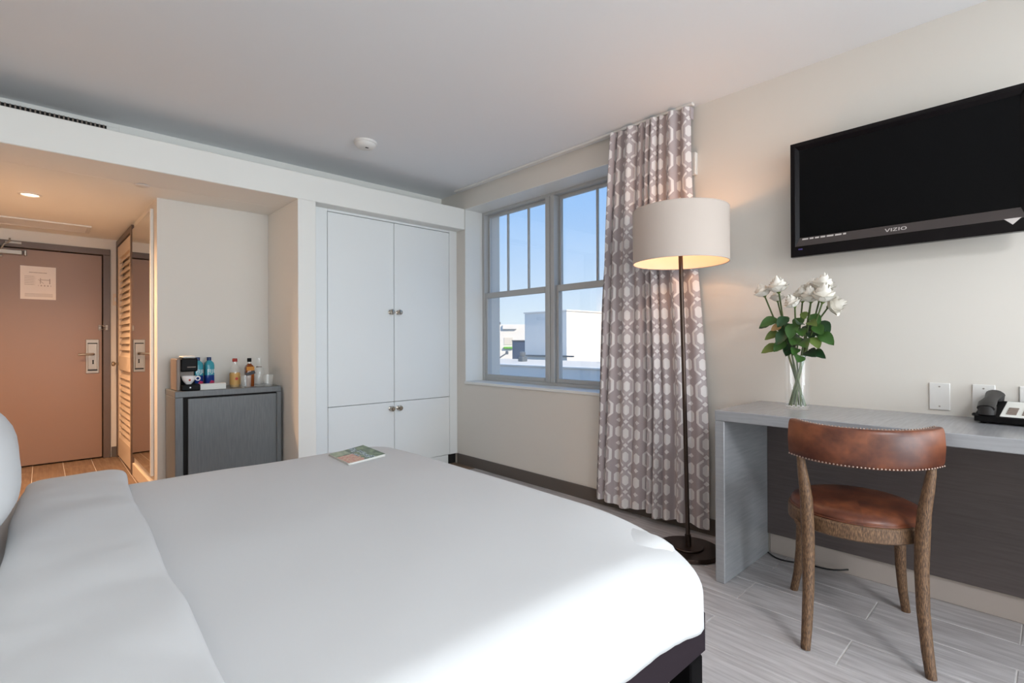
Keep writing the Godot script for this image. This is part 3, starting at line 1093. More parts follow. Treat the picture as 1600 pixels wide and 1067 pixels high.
	sheet(ps, Q, [], true)
	part(ps, "pillow_cover", M.linen, pl)

	# magazine on the foot corner
	var n1 := noise(0.02, 91, 3)
	var n2 := noise(0.05, 92, 3)
	var ct := picture(256, 192, func(x, y):
		var v := float(y) / 192.0
		var u := float(x) / 256.0
		var c := c8(120, 140, 96).lerp(c8(60, 84, 52), clampf(0.5 + n1.get_noise_2d(x, y) * 1.3, 0, 1))
		if u < 0.45 + 0.2 * n1.get_noise_2d(x * 0.7, y + 90) and v > 0.4: c = c8(206, 176, 140).lerp(c8(196, 120, 104), clampf(0.5 + n2.get_noise_2d(x, y) * 1.4, 0, 1))
		if u > 0.42 and u < 0.72 and n1.get_noise_2d(x + 300, y * 0.8) > -0.08: c = c8(176, 192, 196).lerp(c8(66, 88, 96), clampf(0.5 + n2.get_noise_2d(x * 1.4, y) * 1.8, 0, 1))
		if u < 0.42 and v < 0.35: c = c.lerp(c8(196, 198, 172), 0.5)
		return c)
	var cm := mat("magazine_cover", Color.WHITE, 0.35)
	cm.albedo_texture = ct
	var mg := thing("magazine", "closed glossy magazine with green and cream photo cover on the duvet", "magazine", Vector3(0.96, 0.6385, -1.98), 0.0)
	var A := Vector3(0.874, 0, -2.058) - Vector3(0.96, 0, -1.98)
	var B := Vector3(1.052, 0, -2.110) - Vector3(0.96, 0, -1.98)
	var Cc := Vector3(1.040, 0, -1.885) - Vector3(0.96, 0, -1.98)
	var Dd := Vector3(0.862, 0, -1.845) - Vector3(0.96, 0, -1.98)
	var top_p := []
	var top_uv := []
	for i in 9:
		var row := []
		var uvr := []
		for j in 9:
			var u := j / 8.0
			var v := i / 8.0
			var p := A.lerp(B, u).lerp(Dd.lerp(Cc, u), v)
			p.y = 0.005 + 0.005 * u * u * (1.0 - 0.3 * v)
			row.append(p)
			uvr.append(Vector2(u, v))
		top_p.append(row)
		top_uv.append(uvr)
	var mc := new_st()
	sheet(mc, top_p, top_uv)
	part(mc, "front_cover", cm, mg)
	var pg := new_st()
	var ctr := Vector3(0, 0, 0)
	var bot := []
	for row in top_p:
		bot.append(row.map(func(e): return Vector3(e.x, -0.003, e.z)))
	var tp2 := []
	for row in top_p:
		tp2.append(row.map(func(e): return e - Vector3(0, 0.0006, 0)))
	sheet(pg, tp2, [])
	sheet(pg, bot, [], true, 2)
	for k in 8:
		quad(pg, tp2[0][k], tp2[0][k + 1], bot[0][k + 1], bot[0][k], ctr)
		quad(pg, tp2[8][k], tp2[8][k + 1], bot[8][k + 1], bot[8][k], ctr)
		quad(pg, tp2[k][0], tp2[k + 1][0], bot[k + 1][0], bot[k][0], ctr)
		quad(pg, tp2[k][8], tp2[k + 1][8], bot[k + 1][8], bot[k][8], ctr)
	part(pg, "pages", M.card, mg)

# ---------------------------------------------------------------- desk
func desk():
	var t := thing("writing_desk", "long grey wood wall desk with one solid end panel", "desk", Vector3.ZERO)
	var x0 := W - 0.533
	part(bx(Vector3(x0, 0.742, -1.069), Vector3(W - 0.001, 0.79, 0.75), 0.003), "desktop", M.desk_wood, t)
	part(bx(Vector3(x0, 0, -1.069), Vector3(W - 0.015, 0.742, -1.025), 0.003), "end_panel", M.desk_wood, t)
	part(bx(Vector3(x0, 0, 0.706), Vector3(W - 0.015, 0.742, 0.75), 0.003), "end_panel", M.desk_wood, t)
	part(bx(Vector3(W - 0.03, 0.106, -1.025), Vector3(W - 0.001, 0.742, 0.706), 0.002), "back_panel", M.panel_laminate, t)
	var cb := thing("power_cord", "thin black cord lying on floor under desk", "cord", Vector3.ZERO)
	var st := new_st()
	var pts := []
	for i in 15:
		var u := i / 14.0
		pts.append(Vector3(2.77 - 0.05 * sin(PI * u) - 0.02 * sin(u * 9.0), 0.006 + 0.03 * u * u, -1.02 + 0.36 * u))
	tube(st, pts, range(15).map(func(_i): return 0.004), 6)
	part(st, "cord", M.cable, cb)

# ---------------------------------------------------------------- chair
func chair():
	var t := thing("desk_chair", "round-seat oak chair with studded brown leather backrest and seat", "chair", Vector3(2.306, 0, -0.53), deg_to_rad(19.5))
	var up := Vector3(1, 0, 0)
	# back legs run on into the posts
	for s in [-1, 1]:
		var st := new_st()
		var pts := [Vector3(-0.255, 0.0, s * 0.178), Vector3(-0.236, 0.08, s * 0.172), Vector3(-0.215, 0.2, s * 0.166), Vector3(-0.203, 0.33, s * 0.165), Vector3(-0.203, 0.43, s * 0.167), Vector3(-0.212, 0.53, s * 0.171), Vector3(-0.220, 0.605, s * 0.180), Vector3(-0.223, 0.66, s * 0.187), Vector3(-0.222, 0.695, s * 0.190)]
		tube(st, pts, [0.0155, 0.0175, 0.019, 0.021, 0.022, 0.0205, 0.0175, 0.0145, 0.0125], 12, 1.15, up)
		part(st, "back_leg", M.chair_oak, t)
		var fs := new_st()
		var fp := [Vector3(0.225, 0.0, s * 0.2), Vector3(0.205, 0.09, s * 0.186), Vector3(0.185, 0.2, s * 0.176), Vector3(0.172, 0.31, s * 0.172), Vector3(0.168, 0.42, s * 0.172)]
		tube(fs, fp, [0.0155, 0.0165, 0.0185, 0.0205, 0.022], 12, 1.0, up)
		part(fs, "front_leg", M.chair_oak, t)
		# curved knee brackets under the seat ring
		var bs := new_st()
		tube(bs, [Vector3(-0.2, 0.30, s * 0.168), Vector3(-0.185, 0.36, s * 0.176), Vector3(-0.15, 0.40, s * 0.188), Vector3(-0.10, 0.412, s * 0.2)], [0.006, 0.008, 0.009, 0.009], 8)
		part(bs, "knee_bracket", M.chair_oak, t)
		bs = new_st()
		tube(bs, [Vector3(0.172, 0.30, s * 0.174), Vector3(0.16, 0.36, s * 0.178), Vector3(0.13, 0.40, s * 0.19), Vector3(0.08, 0.412, s * 0.202)], [0.006, 0.008, 0.009, 0.009], 8)
		part(bs, "knee_bracket", M.chair_oak, t)
	var a := 0.232
	var bz := 0.226
	var sc := Transform3D(Basis(Vector3(a, 0, 0), Vector3(0, 1, 0), Vector3(0, 0, bz)), Vector3.ZERO)
	part(turned([[0.80, 0.402], [0.97, 0.402], [1.0, 0.408], [1.0, 0.452], [0.985, 0.459], [0.93, 0.459]], 48, sc), "seat_ring", M.chair_oak, t)
	part(turned([[0.0, 0.44], [0.945, 0.44], [0.957, 0.46], [0.955, 0.472], [0.92, 0.486], [0.80, 0.4985], [0.6, 0.505], [0.3, 0.509], [0.0, 0.51]], 48, sc), "seat_cushion", M.leather, t)
	# welt cord round the cushion
	var wst := new_st()
	var wp := []
	for i in 49:
		var g := TAU * i / 48.0
		wp.append(Vector3(cos(g) * a * 0.955, 0.4615, sin(g) * bz * 0.955))
	tube(wst, wp, range(49).map(func(_i): return 0.004), 6)
	part(wst, "seat_welt", M.leather, t)
	# backrest: arc, hollow towards the sitter
	var R := 0.30
	var span := 0.84
	var cx := 0.005
	var nseg := 28
	var y0 := 0.675
	var y1 := 0.808
	var sec := []
	for k in 20:
		var g := TAU * k / 20.0
		var e := 0.35
		sec.append(Vector2(signf(cos(g)) * pow(absf(cos(g)), e) * 0.017, signf(sin(g)) * pow(absf(sin(g)), e)))
	var rings := []
	for i in nseg + 1:
		var g := lerpf(-span, span, float(i) / nseg)
		var ring := []
		var edge := absf(float(i) / nseg - 0.5) * 2.0
		var lift := 0.010 * pow(edge, 3.0)
		var half := (y1 - y0) / 2
		for p in sec:
			var rr: float = R + p.x
			# softly bowed outer face
			rr += 0.006 * (1.0 - p.y * p.y) * signf(p.x)
			ring.append(Vector3(cx - rr * cos(g), (y0 + y1) / 2 + lift + p.y * half, rr * sin(g) * 0.955))
		rings.append(ring)
	var bs2 := new_st()
	bs2.set_smooth_group(1)
	for i in nseg:
		var cen := Vector3.ZERO
		for k in 20:
			cen += rings[i][k] / 20.0
		for k in 20:
			var l := (k + 1) % 20
			quad(bs2, rings[i][k], rings[i][l], rings[i + 1][l], rings[i + 1][k], cen)
	bs2.set_smooth_group(-1)
	for e in [0, nseg]:
		var inn: Vector3 = rings[1 if e == 0 else nseg - 1][0]
		for k in range(1, 19):
			tri(bs2, rings[e][0], rings[e][k], rings[e][k + 1], inn)
	var back := part(bs2, "backrest", M.leather, t)
	# nailheads along both lower edges and the upper edges
	var nm := new_st()
	var nail := func(g: float, rr: float, y: float, axis: Vector3):
		var lift := 0.010 * pow(absf(g) / span, 3.0)
		var c := Vector3(cx - rr * cos(g), y + lift, rr * sin(g) * 0.955)
		var side := axis.cross(Vector3(0.3, 0.1, 1)).normalized()
		lathe(nm, [[0.0034, 0.0], [0.0029, 0.0016], [0.0016, 0.0025], [0.0, 0.0028]], 8, Transform3D(Basis(side, axis, side.cross(axis)), c))
	for i in 46:
		var g := lerpf(-span * 0.985, span * 0.985, i / 45.0)
		var outw := Vector3(-cos(g), 0, sin(g))
		nail.call(g, R + 0.0195, y0 + 0.006, outw)
		nail.call(g, R - 0.0175, y0 + 0.006, -outw)
		nail.call(g, R - 0.0175, y1 - 0.006, -outw)
		nail.call(g, R - 0.010, y1 - 0.0005, Vector3.UP)
	tag(part(nm, "nailheads", M.nailhead, back), "rows of small bright nailheads", "", "", "stuff")

# ---------------------------------------------------------------- floor lamp
func floor_lamp():
	var t := thing("floor_lamp", "bronze floor lamp with off-white drum shade beside the drape", "lamp", Vector3(2.492, 0, -1.318))
	part(turned([[0.0, 0.0], [0.158, 0.0], [0.165, 0.004], [0.165, 0.018], [0.160, 0.023], [0.0, 0.025]], 48), "base", M.bronze, t)
	part(turned([[0.0, 0.0245], [0.074, 0.0245], [0.078, 0.027], [0.076, 0.031], [0.0, 0.033]], 40), "base_disc", M.bronze, t)
	var lean := Vector3(-0.03, 0, -0.022)
	var ps := new_st()
	tube(ps, [Vector3(0, 0.03, 0), Vector3(0, 0.09, 0) + lean * 0.04], [0.016, 0.016], 16)
	tube(ps, [Vector3(0, 0.06, 0) + lean * 0.03, Vector3(0, 0.9, 0) + lean * 0.5, Vector3(0, 1.66, 0) + lean], [0.011, 0.011, 0.011], 16)
	part(ps, "pole", M.bronze, t)
	var hd := Node3D.new()
	var top := Vector3(0, 1.52, 0) + lean
	var r := 0.242
	var h := 0.275
	var xf := Transform3D(Basis.IDENTITY, top)
	var sh := part(turned([[r - 0.002, 0.0], [r, 0.001], [r, h - 0.001], [r - 0.002, h]], 64, xf), "lamp_shade", M.lamp_shade, t)
	part(turned([[r - 0.004, 0.002], [r - 0.004, h - 0.002]], 64, xf), "shade_lining", M.shade_lining, sh)
	var rim := new_st()
	for y in [0.001, h - 0.001]:
		var wp := []
		for i in 65:
			var g := TAU * i / 64.0
			wp.append(top + Vector3(cos(g) * (r - 0.001), y, sin(g) * (r - 0.001)))
		tube(rim, wp, range(65).map(func(_i): return 0.0028), 6)
	part(rim, "rim_band", M.lamp_shade, sh)
	# spider and socket
	var sp := new_st()
	for k in 3:
		var g := TAU * k / 3.0 + 0.4
		tube(sp, [top + Vector3(0, 0.14, 0), top + Vector3(cos(g) * (r - 0.003), 0.22, sin(g) * (r - 0.003))], [0.0025, 0.0025], 6)
	part(sp, "shade_carrier", M.bronze, t)
	part(turned([[0.0, 0.0], [0.017, 0.0], [0.017, 0.06], [0.0, 0.06]], 16, Transform3D(Basis.IDENTITY, top + Vector3(0, 0.07, 0))), "socket", M.brass, t)
	part(turned([[0.0, 0.0], [0.013, 0.0], [0.016, 0.015], [0.028, 0.045], [0.030, 0.06], [0.022, 0.08], [0.0, 0.088]], 18, Transform3D(Basis.IDENTITY, top + Vector3(0, 0.13, 0))), "bulb", M.bulb_glow, t)
	hd.free()
	var o := OmniLight3D.new()
	o.name = "bulb_light"
	o.position = top + Vector3(0, 0.175, 0)
	o.light_color = Color(1.0, 0.74, 0.52)
	o.light_energy = 0.06
	o.light_size = 0.03
	o.omni_range = 12.0
	o.omni_attenuation = 2.0
	o.shadow_enabled = true
	t.add_child(o)

# ---------------------------------------------------------------- curtain
func curtain():
	var tr := thing("curtain_track", "thin white ceiling curtain track along the window wall", "curtain track", Vector3.ZERO)
	part(bx(Vector3(2.735, C - 0.016, -3.70), Vector3(2.765, C, -1.41), 0.003), "rail", M.white_plastic, tr)
	var t := thing("patterned_drape", "pleated mauve-grey drape with pale linked-octagon print gathered beside window", "curtain", Vector3.ZERO)
	var nz := noise(0.9, 101, 2)
	var nu := 300
	var nv := 44
	var along := [0.0]
	var front := []
	var uv := []
	var back := []
	var cloth := func(s: float, v: float) -> Vector3:
		var y := lerpf(C - 0.02, 0.05, v)
		var za := lerpf(-1.985, -2.125, pow(v, 0.8))
		var zb := lerpf(-1.425, -1.330, smoothstep(0.1, 0.8, v))
		# narrow pleats under the heading open into fewer broad folds
		var ph := TAU * (9.5 * s + 0.35 * sin(s * 11.0) + 0.10 * nz.get_noise_2d(s * 3.0, v * 1.4))
		var amp := lerpf(0.028, 0.027, v) * (0.75 + 0.35 * sin(s * 23.0 + 1.0))
		var broad := 0.016 * v * sin(TAU * (4.3 * s + 0.1))
		var x := 2.735 + amp * (sin(ph) + 0.22 * sin(2.0 * ph + 1.0)) + broad
		var z := lerpf(za, zb, s) + amp * 0.42 * cos(ph)
		return Vector3(clampf(x, 2.69, W - 0.008), y + 0.010 * v * v * sin(s * 17.0), z)
	for j in nu:
		var p0: Vector3 = cloth.call(float(j) / nu, 0.6)
		var p1: Vector3 = cloth.call(float(j + 1) / nu, 0.6)
		along.append(along[j] + p0.distance_to(p1))
	for i in nv + 1:
		var v := float(i) / nv
		var row := []
		var uvr := []
		for j in nu + 1:
			row.append(cloth.call(float(j) / nu, v))
			uvr.append(Vector2(along[j] / 0.19, row[j].y / -0.15))
		front.append(row)
		uv.append(uvr)
		back.append(row.map(func(e): return e + Vector3(0.0018, 0, 0)))
	var st := new_st()
	sheet(st, front, uv, false)
	sheet(st, back, uv, true, 2)
	part(st, "cloth", M.curtain_print, t)
	# heading hooks tab at the right end
	var tb := new_st()
	box(tb, Vector3(2.74, C - 0.09, -1.428), Vector3(2.775, C - 0.02, -1.420), 0.003)
	part(tb, "heading_tape", M.heading_tape, t)

# ---------------------------------------------------------------- television
func television():
	var t := thing("television", "black flat-screen television mounted on the wall above desk", "television", Vector3(2.687, 0, 0))
	var z0 := -0.876
	var z1 := -0.046
	var y0 := 1.515
	var y1 := 2.068
	# body behind, tapering to the wall
	var st := new_st()
	box(st, Vector3(0.028, y0 + 0.02, z0 + 0.02), Vector3(0.06, y1 - 0.02, z1 - 0.02), 0.01)
	box(st, Vector3(0.06, y0 + 0.1, z0 + 0.15), Vector3(0.095, y1 - 0.1, z1 - 0.15), 0.01)
	part(st, "housing", M.black_plastic, t)
	part(bx(Vector3(0.09, 1.68, -0.6), Vector3(0.119, 1.92, -0.32), 0.003), "wall_bracket", M.black_plastic, t)
	# bezel with sloping inner faces
	var sz0 := z0 + 0.036
	var sz1 := z1 - 0.036
	var sy0 := y0 + 0.092
	var sy1 := y1 - 0.036
	var bz := new_st()
	var o := [Vector3(0, y0, z0), Vector3(0, y0, z1), Vector3(0, y1, z1), Vector3(0, y1, z0)]
	var fm := [Vector3(-0.002, y0 + 0.05, z0 + 0.02), Vector3(-0.002, y0 + 0.05, z1 - 0.02), Vector3(-0.002, y1 - 0.018, z1 - 0.02), Vector3(-0.002, y1 - 0.018, z0 + 0.02)]
	var inn := [Vector3(0.012, sy0, sz0), Vector3(0.012, sy0, sz1), Vector3(0.012, sy1, sz1), Vector3(0.012, sy1, sz0)]
	var bk := [Vector3(0.03, y0, z0), Vector3(0.03, y0, z1), Vector3(0.03, y1, z1), Vector3(0.03, y1, z0)]
	var far := Vector3(5, (y0 + y1) / 2, (z0 + z1) / 2)
	var cen := Vector3(0.02, (y0 + y1) / 2, (z0 + z1) / 2)
	for k in 4:
		var l := (k + 1) % 4
		quad(bz, o[k], o[l], fm[l], fm[k], far)
		if k != 0:
			quad(bz, fm[k], fm[l], inn[l], inn[k], far)
		quad(bz, o[k], o[l], bk[l], bk[k], cen)
	quad(bz, bk[0], bk[1], bk[2], bk[3], Vector3(-5, 1.8, 0))
	part(bz, "bezel", M.tv_bezel, t)
	var lip := new_st()
	quad(lip, fm[0], fm[1], inn[1], inn[0], far)
	part(lip, "lower_lip", M.tv_lip, t)
	part(bx(Vector3(0.0125, sy0 - 0.002, sz0 - 0.002), Vector3(0.02, sy1 + 0.002, sz1 + 0.002), 0.0), "screen", M.tv_screen, t)
	# maker's lettering on the lip
	var tm := TextMesh.new()
	tm.text = "VIZIO"
	tm.font_size = 24
	tm.pixel_size = 0.0011
	tm.depth = 0.001
	var tilt := atan2(0.014, 0.042)
	var lg := mpart(tm, "lettering", M.tv_print, t)
	lg.transform = Transform3D(Basis(Vector3.UP, -PI / 2) * Basis(Vector3(1, 0, 0), -tilt) * Basis.from_scale(Vector3(1.15, 0.8, 1)), Vector3(0.004, y0 + 0.072, (z0 + z1) / 2))
	var marks := new_st()
	var zc := sz0 + 0.012
	for w in [0.026, 0.017, 0.017, 0.02, 0.028, 0.026, 0.012]:
		box(marks, Vector3(0.0, -0.004, zc), Vector3(0.002, 0.004, zc + w), 0.001, Transform3D(Basis(Vector3(0, 0, 1), -tilt), Vector3(0.0085, sy0 - 0.008, 0)))
		zc += w + 0.006
	part(marks, "small_badges", M.tv_print, t)
	part(bx(Vector3(-0.004, y0 + 0.032, z0 + 0.034), Vector3(0.0, y0 + 0.038, z0 + 0.052), 0.001), "violet_mark", M.tv_violet, t)
	var sk := new_st()
	prism(sk, PackedVector2Array([Vector2(-0.024, 0.0), Vector2(0.024, 0.0), Vector2(0.0, -0.024)]), 0.0, 0.002, Transform3D(Basis(Vector3.UP, -PI / 2), Vector3(-0.0005, y0 + 0.052, -0.103)))
	part(sk, "triangle_sticker", M.tv_print, t)

# ---------------------------------------------------------------- minibar and what stands on it
func minibar():
	var y := 0.79
	var zf := -3.92
	var t := thing("minibar_cabinet", "dark grey minibar cabinet with one flat door in the niche", "cabinet", Vector3.ZERO)
	var st := new_st()
	box(st, Vector3(0.638, 0, ZN + 0.013), Vector3(0.684, y - 0.04, zf), 0.003)
	box(st, Vector3(1.272, 0, ZN + 0.013), Vector3(1.306, y - 0.04, zf), 0.003)
	box(st, Vector3(0.638, y - 0.04, ZN + 0.001), Vector3(1.306, y, zf), 0.003)
	part(st, "carcass", M.minibar_wood, t)
	part(bx(Vector3(0.684, 0.0, ZN + 0.014), Vector3(1.272, y - 0.04, zf - 0.02), 0.0), "dark_interior", M.dark_gap, t)
	part(bx(Vector3(0.712, 0.03, zf - 0.02), Vector3(1.270, y - 0.052, zf - 0.002), 0.002), "door", M.minibar_wood, t)

	# coffee machine
	var cm := thing("coffee_machine", "black and grey capsule coffee machine on the minibar", "coffee machine", Vector3(0.716, y, -4.06))
	part(bx(Vector3(-0.062, 0, -0.12), Vector3(-0.038, 0.215, 0.09), 0.006), "side_panel", M.grey_plastic, cm)
	part(bx(Vector3(-0.038, 0, -0.12), Vector3(0.062, 0.215, 0.0), 0.006), "body", M.black_plastic, cm)
	part(bx(Vector3(-0.038, 0.128, -0.02), Vector3(0.062, 0.218, 0.09), 0.008), "brew_head", M.black_plastic, cm)
	part(bx(Vector3(-0.02, 0.218, -0.08), Vector3(0.055, 0.232, 0.06), 0.006), "lid", M.clear_tray if M.has("clear_tray") else M.card, cm)
	part(bx(Vector3(-0.038, 0, -0.02), Vector3(0.072, 0.042, 0.12), 0.006), "drip_tray", M.black_plastic, cm)
	part(bx(Vector3(0.0, 0.155, 0.09), Vector3(0.05, 0.161, 0.092), 0.0005), "trim_line", M.grey_plastic, cm)
	part(bx(Vector3(-0.034, 0.092, 0.0), Vector3(0.05, 0.128, 0.03), 0.003), "spout_panel", M.grey_plastic, cm)
	part(turned([[0.0, 0.0], [0.005, 0.0], [0.005, 0.003], [0.0, 0.004]], 10, Transform3D(Basis(Vector3(1, 0, 0), Vector3(0, 0, 1), Vector3(0, -1, 0)), Vector3(0.012, 0.022, 0.119))), "power_button", M.porcelain, cm)
	# cup
	var cup := thing("espresso_cup", "white porcelain cup with small red square mark on the coffee machine", "cup", Vector3(0.726, y + 0.0425, -3.985))
	part(turned([[0.0, 0.0], [0.016, 0.0], [0.018, 0.004], [0.026, 0.012], [0.038, 0.032], [0.043, 0.056], [0.041, 0.056], [0.036, 0.033], [0.024, 0.014], [0.0, 0.009]], 28), "bowl", M.porcelain, cup)
	var hs := new_st()
	var hp := []
	for i in 17:
		var g := TAU * i / 16.0
		hp.append(Vector3(0.053 + 0.013 * cos(g), 0.037 + 0.013 * sin(g), 0.006))
	tube(hs, hp, range(17).map(func(_i): return 0.0042), 8, 1.0, Vector3(0, 0, 1))
	part(hs, "handle", M.porcelain, cup)
	part(bx(Vector3(-0.006, 0.034, 0.0365), Vector3(0.005, 0.045, 0.0415), 0.0005, Transform3D(Basis(Vector3(1, 0, 0), 0.25), Vector3(0, 0.001, -0.006))), "red_mark", M.label_red, cup)

	# two water bottles
	var bp := [[Vector3(0.822, y, -4.2), "blue plastic water bottle partly behind the coffee machine"], [Vector3(0.893, y, -4.2), "blue plastic water bottle standing clear behind the white card box"]]
	for e in bp:
		var b := thing("water_bottle", e[1], "bottle", e[0], 0.12, "water bottles on the minibar")
		var bw := 0.060
		var bs := new_st()
		var levels := [[0.0, 0.92], [0.006, 1.0], [0.088, 1.0]]
		loft(bs, levels, bw, 0.016)
		part(bs, "lower_body", M.water_blue, b)
		var bs2 := new_st()
		loft(bs2, [[0.088, 1.0], [0.16, 1.0], [0.178, 0.86], [0.19, 0.5], [0.196, 0.34]], bw, 0.016)
		part(bs2, "upper_body", M.water_teal, b)
		part(turned([[0.0, 0.194], [0.0145, 0.194], [0.0145, 0.216], [0.013, 0.218], [0.0, 0.218]], 18), "cap", M.cap_blue, b)
		var tm := TextMesh.new()
		tm.text = "FIJI"
		tm.font_size = 32
		tm.pixel_size = 0.00115
		tm.depth = 0.001
		var l := mpart(tm, "lettering", M.print_white, b)
		l.position = Vector3(0.002, 0.118, bw / 2 + 0.0004)
		var fl := new_st()
		for k in 5:
			var g := TAU * k / 5.0 + 0.3
			prism(fl, petal_outline(0.014, 0.016), 0.0, 0.0012, Transform3D(Basis(Vector3(0, 0, 1), g), Vector3(0.010, 0.034, bw / 2)))
		part(fl, "pink_flower_print", M.flower_pink, b)
	# white card box
	var wb := thing("white_card_box", "low white card box lying before the water bottles", "box", Vector3(0.868, y, -3.985), -0.05)
	part(bx(Vector3(-0.075, 0, -0.02), Vector3(0.08, 0.036, 0.02), 0.001), "carton", M.card, wb)
	part(bx(Vector3(-0.075, 0.036, -0.021), Vector3(0.08, 0.040, 0.021), 0.001), "lid", M.white_plastic, wb)

	# spirits
	var tq := thing("tequila_bottle", "clear spirit bottle with gold label and red cap on the minibar", "bottle", Vector3(1.028, y, -4.06))
	part(turned([[0.0, 0.0], [0.032, 0.0], [0.034, 0.004], [0.034, 0.115], [0.030, 0.135], [0.016, 0.152], [0.0135, 0.166], [0.0135, 0.186], [0.0, 0.186]], 24), "glass", M.thin_glass, tq)
	part(turned([[0.0, 0.002], [0.0305, 0.002], [0.0315, 0.006], [0.0315, 0.108], [0.0, 0.108]], 24), "spirit", M.tequila, tq)
	var lb := new_st()
	lathe(lb, [[0.0348, 0.018], [0.0348, 0.10]], 24)
	part(lb, "label", M.label_gold, tq)
	part(turned([[0.0, 0.0], [0.010, 0.0], [0.010, 0.001], [0.0, 0.0015]], 16, Transform3D(Basis(Vector3(1, 0, 0), Vector3(0, 0, 1), Vector3(0, -1, 0)), Vector3(0.003, 0.062, 0.0345))), "red_emblem", M.label_red, tq)
	part(turned([[0.0, 0.184], [0.0165, 0.184], [0.0165, 0.204], [0.014, 0.208], [0.0, 0.208]], 18), "cap", M.cap_red, tq)
	var wh := thing("whisky_bottle", "amber whisky bottle with slanted dark label and black cap", "bottle", Vector3(1.122, y, -4.05))
	var ws := new_st()
	loft(ws, [[0.0, 0.94], [0.005, 1.0], [0.135, 1.0], [0.152, 0.82], [0.162, 0.48], [0.168, 0.42]], 0.058, 0.012)
	part(ws, "glass_with_whisky", M.whisky, wh)
	part(turned([[0.0, 0.166], [0.0125, 0.166], [0.0125, 0.182], [0.0, 0.182]], 18), "neck", M.thin_glass, wh)
	part(turned([[0.0, 0.18], [0.0145, 0.18], [0.0145, 0.206], [0.013, 0.208], [0.0, 0.208]], 18), "cap", M.black_plastic, wh)
	var sl := new_st()
	box(sl, Vector3(-0.032, -0.012, 0.029), Vector3(0.032, 0.012, 0.0302), 0.0, Transform3D(Basis(Vector3(0, 0, 1), 0.3), Vector3(0, 0.098, 0)))
	part(sl, "slanted_label", M.label_black, wh)
	part(bx(Vector3(-0.026, 0.118, 0.029), Vector3(0.026, 0.146, 0.0302), 0.0), "upper_label", M.label_orange, wh)
	var vb := thing("vodka_bottle", "clear shouldered spirit bottle with tall glass neck", "bottle", Vector3(1.195, y, -4.07))
	part(turned([[0.0, 0.0], [0.033, 0.0], [0.036, 0.006], [0.037, 0.09], [0.032, 0.125], [0.018, 0.140], [0.0155, 0.148], [0.0155, 0.16], [0.013, 0.165], [0.0165, 0.21], [0.0, 0.212]], 24), "glass", M.thin_glass, vb)
	part(turned([[0.0, 0.138], [0.0195, 0.138], [0.0195, 0.144], [0.0, 0.144]], 18), "neck_ring", M.grey_plastic, vb)
	for e in [[Vector3(1.075, y, -3.965), "short clear glass tumbler before the whisky and gold-label bottles"], [Vector3(1.232, y, -3.985), "short clear glass tumbler at the right end of the minibar"]]:
		var g := thing("tumbler", e[1], "glass", e[0], 0.0, "tumblers on the minibar")
		part(turned([[0.0, 0.0], [0.030, 0.0], [0.032, 0.003], [0.036, 0.084], [0.0345, 0.084], [0.0305, 0.010], [0.0, 0.008]], 24), "glass", M.thin_glass, g)

func petal_outline(w: float, h: float) -> PackedVector2Array:
	return PackedVector2Array([Vector2(0, 0), Vector2(w * 0.4, h * 0.35), Vector2(w * 0.5, h * 0.7), Vector2(w * 0.2, h), Vector2(-w * 0.2, h), Vector2(-w * 0.5, h * 0.7), Vector2(-w * 0.4, h * 0.35)])

# square bottle with rounded corners: [height, width factor] levels
func loft(st: SurfaceTool, levels: Array, w: float, r: float):
	var base := round_rect(w, w, r, 4)
	var n := base.size()
	st.set_smooth_group(1)
	for i in levels.size() - 1:
		for k in n:
			var l := (k + 1) % n
			var p0: Vector2 = base[k] * levels[i][1]
			var p1: Vector2 = base[l] * levels[i][1]
			var q0: Vector2 = base[k] * levels[i + 1][1]
			var q1: Vector2 = base[l] * levels[i + 1][1]
			quad(st, Vector3(p0.x, levels[i][0], p0.y), Vector3(p1.x, levels[i][0], p1.y), Vector3(q1.x, levels[i + 1][0], q1.y), Vector3(q0.x, levels[i + 1][0], q0.y), Vector3(0, levels[i][0], 0))
	st.set_smooth_group(-1)
	for e in [0, levels.size() - 1]:
		var y: float = levels[e][0]
		for k in n:
			var l := (k + 1) % n
			tri(st, Vector3(0, y, 0), Vector3(base[k].x * levels[e][1], y, base[k].y * levels[e][1]), Vector3(base[l].x * levels[e][1], y, base[l].y * levels[e][1]), Vector3(0, y + (1.0 if e == 0 else -1.0), 0))

